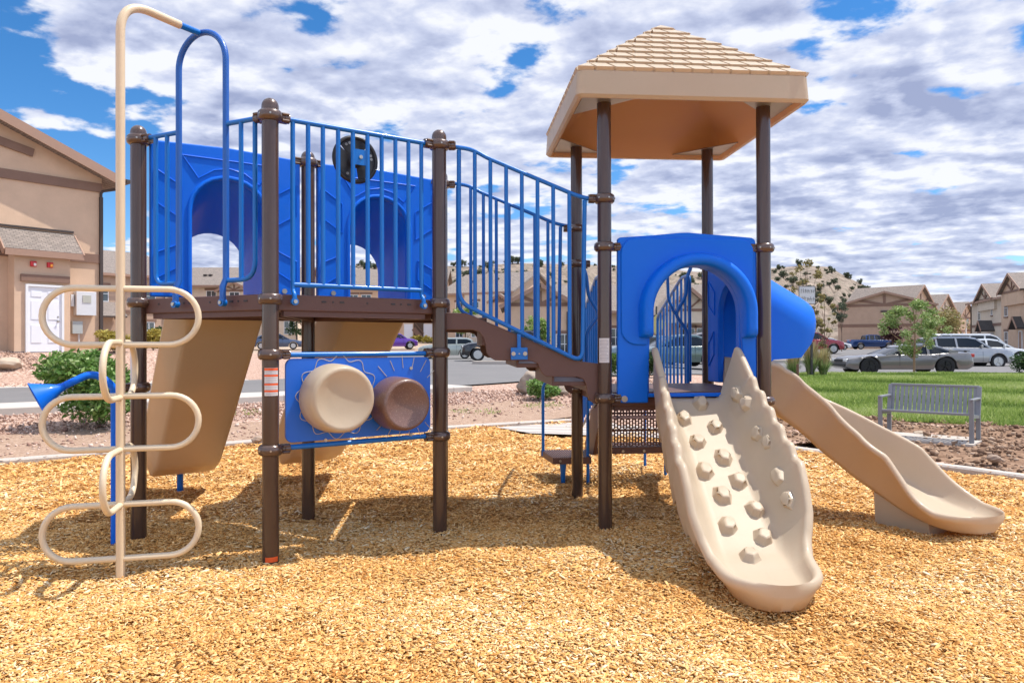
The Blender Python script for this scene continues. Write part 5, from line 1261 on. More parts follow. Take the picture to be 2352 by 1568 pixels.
w2 = MB(); w2.box((X(1112), -.25, 2.2), (X(1150)-X(1074), .5, 7.0)); w2.obj('projecting_bay', M['stucco_cream'], h.o, smooth=False)
for px, w_ in ((1048, 1.0), (1090, 1.0)): window(h.o, X(px), 3.2, w_, 1.5, 0 if px < 1074 else -.5); window(h.o, X(px), .7, w_, 1.3, 0 if px < 1074 else -.5)
h.vents([(X(1060), .5), (X(1110), .6)]); h.dormer(X(1140), X(1180), -1.0, 0, 4.6, .6, 'stucco_tan', 5)
# --- clubhouse
h = House('clubhouse', 'single-storey tan clubhouse gable with brown timber truss behind the stair railing', wxy(1164, 56), wxy(1318, 56), .60, 9, 3.95, .54, 'gable', 'stucco_tan', ov=.55)
h.band(3.95, .26); h.truss(h.rx, h.rz, h.L/2, 3.95); window(h.o, 3.75, .15, 1.35, 1.55)
b = MB(); b.box((.7, -.1, 1.9), (.14, .16, .3)); b.obj('wall_lamp', M['dark_trim'], h.o, smooth=False); h.downspout(h.L-.5, 0, 3.4)
h = House('clubhouse_wing', 'long low tan clubhouse wing with shingled roof behind the tower', wxy(1300, 62), wxy(1640, 62), .75, 11, 3.6, .44, 'side', 'stucco_tan', ov=.6)
sc = 1682/62.; X = lambda px: (px-1300)/sc
for px in (1396, 1430, 1560, 1600): window(h.o, X(px), .6, 1.3, 1.5)
h.band(.3, .6); h.dormer(X(1500), X(1600), -5.0, 2.4, 3.4, .85, 'stucco_cream', 9, cov=.6)
for px in (1503, 1597):
    p_ = MB(); p_.box((X(px), -4.8, 1.0), (.35, .35, 3.2)); p_.obj('porch_post', M['stucco_tan'], h.o, smooth=False)
# --- right side
h = House('apartment_building', 'tan two-storey building with low brown-trussed gable behind the blue pickup', wxy(1925, 108), wxy(2144, 102.6), .92, 16, 6.05, .30, 'gable', 'stucco_brown', ov=.6)
h.band(6.1, .34); h.band(3.2, .42); h.truss(h.rx, h.rz, h.L/2, 6.1, w=.34); b = MB(); b.box((h.rx, -.1, 5.2), (1.0, .2, .22)); b.obj('wall_lamp', M['dark_trim'], h.o, smooth=False)
for (px0, d0, L_, ze_, wl, lab) in ((2086, 106, 9.6, 5.9, 'stucco_tan', 'tan building with steep gable and long shingled roof just behind the trussed gable'), (2148, 121, 9.0, 5.7, 'stucco_cream', 'cream building with steep gable and balcony behind the street tree'), (2200, 138, 8.5, 5.5, 'stucco_tan', 'farthest small gabled building before the right-hand townhouses')):
    A_ = Vector(wxy(px0, d0)); h = House('apartment_building', lab, A_, A_+Vector((.75, .66))*L_, .95, 9, ze_, .66, 'gable', wl, ov=.55)
    h.band(ze_-.1, .3); h.band(3.0, .3); h.truss(h.rx, h.rz, h.L/2, ze_, w=.22); window(h.o, h.L*.55, 3.7, 1.3, 1.7); window(h.o, h.L*.2, .8, 1.3, 1.7)
    b = MB(); b.box((h.L*.80, -1.0, 3.7), (3.0, 2.0, 1.1)); b.obj('balcony', M['stucco_brown'], h.o, smooth=False); b = MB(); b.box((h.L*.80+1.4, -1.9, 1.5), (.2, .2, 5)); b.obj('balcony_post', M['white_frame'], h.o, smooth=False)
h = House('townhouse', 'cream and tan townhouses with steep gables at the right edge', wxy(2232, 88), wxy(2420, 62), .55, 8, 5.75, .44, 'side', 'stucco_cream', ov=.5)
L_ = h.L; h.band(2.95, .3)
def fx(px):   # facade abscissa seen at a pixel
    A = Vector(wxy(2232, 88)); B_ = Vector(wxy(2420, 62)); d = (B_-A).normalized(); k = (px-1176)/FPX; return (k*A.y-A.x)/(d.x-k*d.y)
w2 = MB(); w2.box((fx(2352), -.3, 2.5), (2*(fx(2352)-fx(2316)), .6, 7.4)); w2.obj('projecting_bay', M['stucco_tan'], h.o, smooth=False)
h.dormer(fx(2252), fx(2290), -.25, 4.6, 5.8, .47, 'stucco_cream', 4.2); h.dormer(fx(2326), fx(2378), -.9, 4.6, 5.9, .47, 'stucco_tan', 5)
for px, z, y, w_ in ((2247, 3.6, 0, 1.0), (2277, 4.0, 0, .6), (2303, 3.6, 0, 1.0), (2324, 3.6, -.6, 1.1), (2303, .4, 0, 1.0), (2324, .4, -.6, 1.1), (2247, .4, 0, 1.0)): window(h.o, fx(px), z, w_, 1.7, y, sill=True)
h.downspout(fx(2313), 0, 5.6, -.12); h.downspout(.05, 0, 5.4)
for px, wd in ((2278, 2.6), (2362, 2.8)):
    x = fx(px)-1.3; e = MB()
    for sg in (-1, 1):
        q = [(x+sg*wd/2+wd/2, -1.3, 2.35), (x+sg*wd/2+wd/2, 0, 2.35), (x+wd/2, 0, 3.45), (x+wd/2, -1.3, 3.45)]
        slab(h.o, 'porch_roof', q if sg > 0 else [q[1], q[0], q[3], q[2]], .14, M['shingle_dark'])
        rb = MB(); rb.bar((x+sg*wd/2+wd/2, -1.33, 2.28), (x+wd/2, -1.33, 3.38), .05, .22); rb.obj('rake_board', M['fascia'], h.o, smooth=False)
    door(h.o, x+wd/2-.5, 0, 1.0, 2.1, -.62 if px > 2316 else 0, M['fascia'])
# ================================================================ VEHICLES
def paint(name, col, metal=.35, rough=.28): return mat(name, col, rough, metal=metal, coat=.9, coatr=.05)
M['glass'] = mat('car_glass', (.010, .013, .016), .12, spec=.45); M['tyre'] = mat('tyre', (.015, .015, .016), .8); M['rim'] = mat('rim_silver', (.5, .5, .5), .3, metal=.9); M['rim_dark'] = mat('rim_dark', (.03, .03, .032), .35, metal=.6)
M['lamp_clear'] = mat('lamp_clear', (.75, .75, .72), .15, coat=.6); M['lamp_red'] = mat('lamp_red', (.42, .01, .01), .2, coat=.6); M['chrome'] = mat('chrome', (.7, .7, .7), .12, metal=1); M['black_trim'] = mat('black_trim', (.02, .02, .02), .5)
SHAPES = {
 # length, width, wheel r, (front wheel x, rear wheel x), belt/hood line [(x,z)], roof line [(x,z)], cabin base z
 'coupe': (5.0, 1.92, .36, (.88, 3.88), [(0, .56), (.10, .70), (.5, .77), (1.5, .83), (1.9, .86), (3.4, .87), (3.8, .91), (4.3, .93), (4.8, .94), (4.95, .88), (5.0, .62)], [(1.55, .84), (2.0, 1.03), (2.45, 1.19), (2.75, 1.245), (3.1, 1.26), (3.4, 1.24), (3.75, 1.15), (4.1, 1.02), (4.4, .93)], 'rim_dark', True),
 'suv': (4.8, 1.95, .39, (.92, 3.78), [(0, .70), (.08, .95), (.4, 1.06), (1.25, 1.15), (1.6, 1.17), (4.7, 1.22), (4.8, 1.05)], [(1.25, 1.15), (1.95, 1.68), (2.4, 1.76), (4.1, 1.76), (4.5, 1.66), (4.78, 1.20)], 'rim', False),
 'van': (5.3, 2.0, .36, (.75, 4.1), [(0, .75), (.1, 1.0), (.75, 1.18), (1.0, 1.2), (5.2, 1.22), (5.3, 1.1)], [(.75, 1.18), (1.45, 1.90), (1.8, 2.02), (4.9, 2.05), (5.15, 1.95), (5.28, 1.2)], 'rim', False),
 'sedan': (4.6, 1.8, .33, (.88, 3.6), [(0, .58), (.1, .72), (.6, .82), (1.25, .92), (1.6, .95), (3.9, .98), (4.45, 1.0), (4.6, .8)], [(1.2, .92), (2.0, 1.38), (2.5, 1.45), (3.1, 1.43), (3.75, 1.2), (4.05, .99)], 'rim', False),
 'hatch': (3.85, 1.72, .32, (.70, 3.15), [(0, .58), (.08, .78), (.4, .9), (1.05, .98), (1.3, 1.0), (3.7, 1.04), (3.85, .9)], [(1.0, .98), (1.5, 1.36), (1.9, 1.42), (3.3, 1.40), (3.6, 1.30), (3.82, 1.02)], 'rim', False),
 'pickup': (5.9, 2.0, .42, (1.0, 4.6), [(0, .8), (.08, 1.05), (.4, 1.16), (1.4, 1.24), (1.7, 1.25), (3.85, 1.27), (3.9, 1.27), (5.85, 1.27), (5.9, 1.1)], [(1.4, 1.24), (2.05, 1.82), (2.4, 1.93), (3.5, 1.93), (3.78, 1.86), (3.92, 1.27)], 'rim', False)}
def vehicle(name, label, cat, kind, pt, px0, depth, heading, z=None, group='cars parked round the lot'):
    L, Wd, wr, (wf_, wrr), belt, roofl, rimm, spoiler = SHAPES[kind]; c = at(px0, 791, depth); zz = hgt(c.x, c.y)+.045 if z is None else z
    root = tag(empty(name, (c.x, c.y, zz), heading), label, cat, group); hw = Wd/2
    # local: x along car (front at -L/2), y across
    def body():
        xs = sorted(set([L*k/56 for k in range(57)]+[w+s*wr*1.18*math.cos(a) for w in (wf_, wrr) for a in [PI*k/8 for k in range(9)] for s in (1,)]))
        zlow = .24 if kind != 'pickup' and kind != 'suv' else .34
        rg = []
        for x in xs:
            zb = zlow
            for w in (wf_, wrr):
                dx = abs(x-w)
                if dx < wr*1.2: zb = max(zb, wr+math.sqrt(max(0, (wr*1.2)**2-dx*dx))-.02)
            if x < .25: zb = max(zb, zlow+.10*(1-x/.25))
            if x > L-.25: zb = max(zb, zlow+.12*(1-(L-x)/.25))
            zt = lerp_(belt, x); e0 = min(1, (x+.02)/.55); e1 = min(1, (L-x+.02)/.45); k = hw*(.80+.20*math.sqrt(max(0, 1-(1-e0)**2)))*(.86+.14*math.sqrt(max(0, 1-(1-e1)**2)))
            zm = max(zb+.02, min(.62, zt-.12)); sh = .10
            half = [(k*.96, zb), (k, zb+(zm-zb)*.5), (k*1.0, zm), (k*.985, max(zm, zt-sh)), (k*.955, max(zm, zt-sh*.45)), (k*.88, zt-.012), (k*.45, zt+.018), (0, zt+.025)]
            rg.append([(x-L/2, -y, z_) for y, z_ in half]+[(x-L/2, y, z_) for y, z_ in half[-2::-1]])
        m = MB(); m.rings(rg); return m.obj('body', pt, root, ang=32)
    bd = body()
    if kind == 'pickup':
        b = MB(); b.box((3.95+.92-L/2, 0, 1.20), (1.75, Wd-.42, .20)); b.obj('bed_liner', M['black_trim'], root, smooth=False)
    g = MB(); rg = []; x0, x1 = roofl[0][0], roofl[-1][0]
    xs = sorted(set([p[0] for p in roofl]+[x0+(x1-x0)*k/20 for k in range(21)]))
    for x in xs:
        zr = lerp_(roofl, x); zb = lerp_(belt, x)-.04; f = max(0, min(1, (zr-zb)/(1.0))); yb = hw*.90; yt = hw*(.90-.26*min(1, (zr-zb)/.62))if kind not in ('van',) else hw*(.92-.12*f)
        rg.append([(x-L/2, -yb, zb), (x-L/2, -yt, zr-.03), (x-L/2, -yt*.86, zr), (x-L/2, yt*.86, zr), (x-L/2, yt, zr-.03), (x-L/2, yb, zb)])
    g.rings(rg); g.obj('window_glass', M['glass'], root, ang=40)
    # roof skin and pillars
    i0, i1 = (roofl[1][0], roofl[-2][0]) if not spoiler else (2.3, 4.05); rr = MB(); rg = []
    for x in [q for q in xs if i0-.05 <= q <= i1+.05]:
        zr = lerp_(roofl, x); zb = lerp_(belt, x)-.04; yt = (hw*(.90-.26*min(1, (zr-zb)/.62)) if kind != 'van' else hw*(.92-.12*min(1, zr-zb)))+.012
        rg.append([(x-L/2, -yt-.012, zr-.10), (x-L/2, -yt, zr-.02), (x-L/2, -yt*.86, zr+.018), (x-L/2, yt*.86, zr+.018), (x-L/2, yt, zr-.02), (x-L/2, yt+.012, zr-.10)])
    rr.rings(rg); rr.obj('roof', pt, root, ang=40)
    for sg in (-1, 1):
        P_ = MB()
        def side(x, z, out=.012):
            zb = lerp_(belt, x)-.04; zr = lerp_(roofl, x); f = (z-zb)/max(.05, zr-zb); yb = hw*.90; yt = hw*(.90-.26*min(1, (zr-zb)/.62)) if kind != 'van' else hw*(.92-.12*min(1, zr-zb)); return Vector((x-L/2, sg*(yb+(yt-yb)*f+out), z))
        def pil(xa, xb, w):
            za, zb2 = lerp_(belt, xa)-.03, lerp_(roofl, xb)-.06; P_.bar(side(xa, za), side(xb, zb2), w, .03, (0, 1, 0))
        pil(x0+.02, i0, .09); pil(x1-.02, i1, .12)
        mid = (i0+i1)/2
        for xx in ([mid+.05] if kind in ('coupe', 'hatch') else [mid-.15, i1-.35] if kind != 'van' else [i0+.75, i0+1.7, i1-.8]): pil(xx, xx, .10)
        P_.obj('pillar', pt, root, smooth=False)
        mr = MB(); mp = side(x0+.55, lerp_(belt, x0+.55)+.06, .10); mr.box(mp, (.12, .17, .13)); mr.obj('side_mirror', pt if kind != 'van' else M['black_trim'], root, bevel=.03)
        # seams, handles
        s_ = MB()
        for xx in ([i0-.25, mid+.45] if kind == 'coupe' else [i0-.2, mid+.05, i1-.25]): s_.box((xx-L/2, sg*(hw*.992+.002), .66), (.012, .012, .55))
        s_.obj('door_seam', M['black_trim'], root, smooth=False)
        hd = MB(); hd.box(((mid+.25)-L/2, sg*(hw*.985+.008), lerp_(belt, mid)-.13), (.17, .03, .03)); hd.obj('door_handle', M['chrome'] if kind in ('suv', 'van') else pt, root, smooth=False)
        for w in (wf_, wrr):
            cc = Vector((w-L/2, sg*(hw-.13), wr)); a = Vector((0, sg, 0)); t = MB()
            t.lathe(cc-a*.10, [(wr*.55, 0), (wr*.9, 0), (wr*.985, .03), (wr, .07), (wr, .17), (wr*.985, .205), (wr*.9, .225), (wr*.66, .215), (wr*.64, .10), (wr*.3, .09)], a, 28); wo = t.obj('wheel', M['tyre'], root, ang=50)
            r_ = MB(); cf = cc+a*.10
            r_.lathe(cf, [(wr*.66, -.02), (wr*.70, .012), (wr*.63, .016), (wr*.60, -.01)], a, 28)
            for k in range(5):
                an = 2*PI*k/5+.3; d1 = Vector((math.cos(an), 0, math.sin(an))); r_.bar(cf+d1*wr*.06, cf+d1*wr*.63, .03, wr*.17, (0, 1, 0))
            r_.lathe(cf, [(wr*.14, -.02), (wr*.14, .02), (.001, .025)], a, 14); r_.obj('rim', M[rimm], wo)
            if kind in ('suv', 'pickup', 'hatch'):
                ar = MB(); pts = [Vector((w-L/2+math.cos(q)*wr*1.24, sg*(hw+.002), wr+math.sin(q)*wr*1.24)) for q in [PI*(k/16) for k in range(17)]]; ar.tube(pts, .028, 6); ar.obj('wheel_arch_trim', M['black_trim'] if kind == 'hatch' else pt, root)
    fz = lerp_(belt, .12)-.10; rz_ = lerp_(belt, L-.15)-.12
    for sg in (-1, 1):
        l = MB(); l.box((.09-L/2, sg*hw*.62, fz), (.18, .34, .13)); l.obj('headlight', M['lamp_clear'], root, bevel=.03)
        l = MB(); l.box((L/2-.05, sg*hw*.66, rz_), (.14, .34 if not spoiler else .55, .14)); l.obj('tail_light', M['lamp_red'], root, bevel=.02)
    gr = MB(); gr.box((.03-L/2, 0, fz-.02), (.08, hw*.85, .14)); gr.obj('grille', M['black_trim'], root, bevel=.02)
    bp = MB(); bp.box((.0-L/2+.05, 0, .42), (.16, hw*1.5, .14)); bp.obj('bumper', M['chrome'] if kind in ('van', 'pickup') else M['black_trim'], root, bevel=.04)
    bp = MB(); bp.box((L/2-.05, 0, .42), (.16, hw*1.5, .16)); bp.obj('bumper', M['chrome'] if kind in ('van', 'pickup') else M['black_trim'], root, bevel=.04)
    pltm = MB(); pltm.box((L/2+.02, 0, .66), (.02, .34, .16)); pltm.obj('number_plate', M['white_frame'], root, smooth=False)
    if spoiler:
        s_ = MB(); s_.box((L/2-.18, 0, .985), (.18, Wd*.80, .03)); s_.box((L/2-.18, -.6, .955), (.10, .05, .05)); s_.box((L/2-.18, .6, .955), (.10, .05, .05)); s_.obj('spoiler', M['black_trim'], root, bevel=.01)
    if kind == 'suv':
        s_ = MB()
        for sg in (-1, 1): s_.tube([(i0+.2-L/2, sg*hw*.60, 1.80), (i1-.1-L/2, sg*hw*.60, 1.80)], .02, 8)
        s_.obj('roof_rail', M['black_trim'], root)
    return root
R_ = math.radians
vehicle('sports_coupe', 'dark grey two-door muscle coupe parked behind the lawn', 'car', 'coupe', paint('paint_grey', (.17, .16, .155), .4, .34), 2066, 30.3, R_(-2))
vehicle('parked_suv', 'silver four-wheel-drive wagon parked behind the grey coupe', 'car', 'suv', paint('paint_silver', (.33, .33, .335), .6), 2208, 41.5, R_(176), z=.10)
vehicle('parked_car', 'white sedan with its nose showing past the silver wagon', 'car', 'sedan', paint('paint_white', (.70, .70, .68), .1), 2268, 45.5, R_(174))
vehicle('parked_van', 'white full-size passenger van behind the silver wagon', 'van', 'van', paint('paint_white_van', (.72, .72, .70), .05), 2232, 51, R_(172), z=.10)
vehicle('parked_suv', 'red crossover parked beside the blue tube slide', 'car', 'suv', paint('paint_red', (.24, .012, .02), .4), 1862, 60, R_(178))
vehicle('pickup_truck', 'dark blue crew-cab pickup in front of the trussed gable building', 'pickup', 'pickup', paint('paint_blue', (.02, .055, .17), .5), 2000, 98, R_(176))
vehicle('parked_car', 'white car far behind the red crossover', 'car', 'sedan', paint('paint_white_far', (.70, .70, .70), .1), 1906, 90, R_(175))
vehicle('parked_car', 'pale green-grey hatchback seen under the stair', 'car', 'hatch', paint('paint_sage', (.34, .37, .33), .4), 1027, 50, R_(2))
vehicle('parked_suv', 'black off-roader whose front corner shows under the stair', 'car', 'suv', paint('paint_black', (.012, .013, .018), .4), 1152, 44, R_(6))
vehicle('parked_car', 'purple hatchback nosing out from behind the right tan slide', 'car', 'hatch', paint('paint_purple', (.12, .03, .33), .5), 908, 66, R_(196))
vehicle('parked_car', 'dark blue sedan seen between the posts under the deck', 'car', 'sedan', paint('paint_navy', (.05, .075, .14), .5), 636, 66, R_(196))
vehicle('parked_car', 'grey-green sedan seen through the blue arch at right', 'car', 'sedan', paint('paint_pine', (.10, .15, .14), .5), 1548, 33, R_(10))
vehicle('parked_suv', 'grey-beige wagon behind the grey-green sedan in the blue arch', 'car', 'suv', paint('paint_beige', (.28, .25, .24), .4), 1610, 41, R_(4))
vehicle('parked_car', 'blue-grey car just right of the stickered tower post', 'car', 'hatch', paint('paint_bluegrey', (.16, .22, .26), .4), 1478, 37, R_(4))
# ================================================================ PLANTS, ROCKS, FURNITURE, HILLS
LEAF = {}
def leafmat(name, cols): LEAF[name] = ramp_mat('leaf_'+name, cols, .6, transl=.30); return LEAF[name]
leafmat('shrub', [(.03, .085, .015), (.07, .16, .028), (.13, .25, .05), (.23, .36, .10), (.40, .48, .24)])
leafmat('tree', [(.03, .07, .015), (.07, .14, .03), (.14, .23, .05), (.26, .36, .11)])
leafmat('street', [(.10, .16, .04), (.20, .29, .08), (.32, .41, .15), (.50, .54, .28)])
leafmat('lime', [(.07, .13, .02), (.17, .27, .05), (.32, .43, .12), (.48, .55, .25)])
leafmat('juniper', [(.05, .065, .04), (.08, .10, .06), (.12, .14, .085), (.17, .18, .11)])
leafmat('dark', [(.012, .035, .012), (.03, .065, .02), (.05, .10, .03), (.10, .16, .06)])
leafmat('yellow', [(.16, .12, .02), (.34, .26, .04), (.46, .40, .10), (.40, .30, .06)])
leafmat('autumn', [(.12, .09, .035), (.24, .19, .07), (.36, .30, .12), (.24, .27, .10)])
leafmat('plum', [(.05, .02, .02), (.09, .035, .035), (.14, .06, .05)])
leafmat('straw', [(.30, .22, .09), (.46, .36, .17), (.60, .50, .29), (.22, .27, .08)])
M['bark'] = mat('bark', (.20, .13, .085), .9, noise=(12, .6, (.10, .07, .05)), bump=(30, .8)); M['bark_pale'] = mat('bark_pale', (.36, .22, .13), .9, noise=(10, .5, (.22, .14, .09)), bump=(30, .6))
def leafcloud(name, mat_, centers, n, size, parent=None, long=1.6, droop=0.0, bias=.5):
    """centers: list of (x,y,z,rx,ry,rz); leaves scattered in each, denser to the outside"""
    Vs = []; per = np.array([c[3]*c[4]*c[5] for c in centers])**(2/3); per = per/per.sum(); A = []
    for c, w in zip(centers, per):
        k = max(3, int(n*w)); d = RNG.normal(0, 1, (k, 3)); d /= np.linalg.norm(d, axis=1)[:, None]; r = RNG.uniform(0, 1, k)**bias
        P = np.array(c[:3])+d*r[:, None]*np.array(c[3:6])
        a = RNG.normal(0, 1, (k, 3)); a[:, 2] = a[:, 2]*.6-droop; a = a*.8+d*.6; a /= np.linalg.norm(a, axis=1)[:, None]; b = RNG.normal(0, 1, (k, 3)); b -= a*(a*b).sum(1)[:, None]; b /= np.linalg.norm(b, axis=1)[:, None]
        s = size*RNG.uniform(.6, 1.3, k)[:, None]; q = np.stack([P-a*s*long*.5, P+b*s*.42, P+a*s*long*.5, P-b*s*.42], 1); Vs.append(q.reshape(-1, 3))
        base = RNG.uniform(-.12, .12); A.append(np.repeat(np.clip(RNG.beta(2, 2.2, k)+base, 0, 1), 4))
    V = np.concatenate(Vs); F = np.arange(len(V)).reshape(-1, 4); return meshnp(name, V, F, mat_, np.concatenate(A), parent)
def clumps(n, R, h, zc, rmin, rmax, rnd, shape=1.0):
    out = []
    for _ in range(n):
        a = rnd.uniform(0, 2*PI); u = rnd.uniform(-1, 1); r = rnd.uniform(.35, .85)**.6*math.sqrt(max(0, 1-u*u)); s = rnd.uniform(rmin, rmax)
        out.append((math.cos(a)*R*r, math.sin(a)*R*r, zc+u*h*.5*.8, s, s, s*.8*shape))
    return out
def tree(name, label, cat, px, depth, height, crown_w, crown_h, kind, nleaf, lsize, trunk_r=.05, group=None, seed=1, z=None, bark='bark', nc=22, cr=(.12, .22)):
    rnd = random.Random(seed); c = at(px, 791, depth); zz = hgt(c.x, c.y) if z is None else z; root = tag(empty(name, (c.x, c.y, zz)), label, cat, group); zc = height-crown_h/2
    cl = clumps(nc, crown_w/2, crown_h, zc, crown_w*cr[0], crown_w*cr[1], rnd)
    t = MB(); top = Vector((rnd.uniform(-.05, .05), rnd.uniform(-.05, .05), height*.86)); t.tube(smoothpath([Vector((0, 0, -.2)), Vector((rnd.uniform(-.03, .03), 0, height*.3)), Vector((rnd.uniform(-.06, .06), 0, height*.6)), top], 4), [trunk_r*(1-.75*k/12) for k in range(13)], 8)
    t.obj('trunk', M[bark], root)
    for i, q in enumerate(cl[:14]):
        l = MB(); p = Vector(q[:3]); zb = max(height*.22, p.z-height*.25); b = Vector((0, 0, zb)); l.tube(smoothpath([b, b.lerp(p, .5)+Vector((0, 0, -.04*height)), p], 3), [trunk_r*.45*(1-.8*k/6) for k in range(7)], 6); l.obj('limb', M[bark], root)
    leafcloud('crown', LEAF[kind], cl, nleaf, lsize, root); return root
def shrub(name, label, cat, px, depth, w, h, kind, nleaf, lsize, group=None, seed=1, long=2.2, droop=.1, off=(0, 0), z=None, stems=True):
    rnd = random.Random(seed); c = at(px, 791, depth); zz = hgt(c.x+off[0], c.y+off[1])+.03 if z is None else z; root = tag(empty(name, (c.x+off[0], c.y+off[1], zz)), label, cat, group); cl = []
    for _ in range(16):
        a = rnd.uniform(0, 2*PI); r = rnd.uniform(0, .75)*w/2; s = rnd.uniform(.16, .26)*w; zq = rnd.uniform(.28, .80)*h*(1-.35*(r/(w/2))**2); cl.append((math.cos(a)*r, math.sin(a)*r, zq, s, s, s*.85*h/w))
    cl.append((0, 0, h*.35, w*.42, w*.42, h*.33))
    leafcloud('foliage', LEAF[kind], cl, nleaf, lsize, root, long, droop)
    if stems:
        for k in range(7):
            a = 2*PI*k/7; s_ = MB(); s_.tube([(0, 0, -.05), (math.cos(a)*w*.12, math.sin(a)*w*.12, h*.3), (math.cos(a)*w*.3, math.sin(a)*w*.3, h*.62)], .008, 5); s_.obj('stem', M['bark'], root)
    return root
shrub('leafy_shrub', 'big leafy green shrub behind the talk tube and loop climber', 'shrub', 226, 12.2, 1.62, 1.50, 'shrub', 13000, .052, seed=3)
shrub('leafy_shrub', 'small leafy green shrub beside the boulder', 'shrub', 1246, 17.8, .95, .55, 'shrub', 4200, .045, seed=5)
shrub('golden_shrub', 'yellow-green shrub at the corner of the near left building', 'shrub', 262, 24.5, 1.2, .8, 'yellow', 2600, .06, seed=6)
shrub('golden_shrub', 'yellow-green shrub right of the left brown post across the road', 'shrub', 352, 27, 1.1, .9, 'yellow', 2200, .06, seed=7)
shrub('dark_shrub', 'dark green shrub behind the yellow-green one by the left slide', 'shrub', 366, 30, 1.4, 1.0, 'dark', 2200, .06, seed=8)
shrub('dark_shrub', 'low dark green bush on the lot corner at far right', 'shrub', 2368, 26, 1.6, .9, 'dark', 3000, .05, seed=9)
for i, (px, dp) in enumerate(((962, 84), (978, 82), (955, 84), (994, 82))): shrub('golden_shrub', 'small golden shrub planted by the white doors behind the lot', 'shrub', px, dp, 1.3, .9, 'yellow', 500, .14, 'golden shrubs by the white doors', seed=20+i, stems=False)
shrub('dark_shrub', 'bushy green hedge plant in front of the clubhouse wing', 'shrub', 1490, 24, 1.0, .9, 'dark', 2600, .05, seed=31)
shrub('dark_shrub', 'green bush left of the arch opening beyond the road', 'shrub', 1402, 25, .8, .85, 'tree', 2000, .05, seed=32)
tree('street_tree', 'young round-crowned street tree in front of the grey coupe', 'tree', 2099, 27.6, 3.0, 2.4, 2.35, 'street', 5600, .060, .05, seed=11, bark='bark_pale', nc=54, cr=(.055, .12))
tree('young_tree', 'small light green tree in front of the clubhouse gable', 'tree', 1232, 50, 2.9, 2.1, 2.2, 'lime', 2600, .11, .06, seed=12)
tree('young_tree', 'small lime green tree beside the first stair railing bars', 'tree', 1070, 60, 4.2, 2.4, 3.0, 'lime', 2400, .13, .06, seed=13)
tree('dark_tree', 'dense dark green tree seen under the deck between two posts', 'tree', 703, 74, 4.6, 3.6, 4.2, 'dark', 3200, .16, .12, seed=14)
tree('slender_tree', 'thin young tree with yellowing leaves above the blue slide hood', 'tree', 1852, 31, 5.1, 1.9, 3.6, 'autumn', 1500, .07, .035, seed=15, nc=30, cr=(.05, .12))
tree('slender_tree', 'wispy tree with reddish stems right of the blue slide hood', 'tree', 1893, 34, 3.9, 1.1, 3.0, 'autumn', 1300, .07, .035, seed=16, nc=22, cr=(.06, .14))
tree('plum_tree', 'dark purple-leaved tree left of the street tree', 'tree', 2050, 92, 3.6, 2.6, 2.8, 'plum', 1400, .2, .1, seed=17)
tree('golden_tree', 'orange-brown tree right of the street tree by the cream building', 'tree', 2182, 95, 5.2, 6.2, 4.0, 'autumn', 2200, .22, .1, seed=18)
tree('small_pine', 'dark small-headed tree on a bare trunk before the rocky slope', 'tree', 1933, 75, 5.1, 2.0, 2.2, 'juniper', 1200, .12, .05, seed=19, nc=12)
# ornamental grasses
def grass_clump(label, px, depth, h, w, seed, group=None):
    rng = np.random.default_rng(seed); c = at(px, 791, depth); root = tag(empty('feather_grass', (c.x, c.y, hgt(c.x, c.y))), label, 'ornamental grass', group); n = 420
    for nm, mt_, n, hh, ww in (('blades', LEAF['street'], 340, h*.62, w), ('plumes', LEAF['straw'], 420, h, w*.75)):
        a = rng.uniform(0, 2*PI, n); r = rng.uniform(0, .12, n)*w; B = np.stack([np.cos(a)*r, np.sin(a)*r, np.zeros(n)], 1); sp = rng.uniform(.1, .5, n)*ww; H = hh*rng.uniform(.6, 1, n)
        T = B+np.stack([np.cos(a)*sp, np.sin(a)*sp, H], 1); Mi = B*.5+T*.5; Mi[:, :2] -= np.stack([np.cos(a), np.sin(a)], 1)*(sp*.22)[:, None]; wd = np.stack([-np.sin(a), np.cos(a), 0*a], 1)*(.010 if nm == 'blades' else .014)
        V = np.stack([B-wd*.5, B+wd*.5, Mi+wd, Mi-wd, T+wd*.2, T-wd*.2], 1).reshape(-1, 3); k = (np.arange(n)*6)[:, None]; F = np.concatenate([k+np.array([0, 1, 2, 3]), k+np.array([3, 2, 4, 5])])
        meshnp(nm, V, F, mt_, np.repeat(rng.uniform(0, 1, n), 6), root)
for i, (px, w_, hh) in enumerate(((1822, .7, .95), (1862, .8, 1.3), (1891, .75, 1.05))): grass_clump(('leftmost', 'tallest middle', 'rightmost')[i]+' tuft of feathery ornamental grass behind the lawn', px, 25.5, hh, w_, 40+i, 'ornamental grass tufts by the lawn')
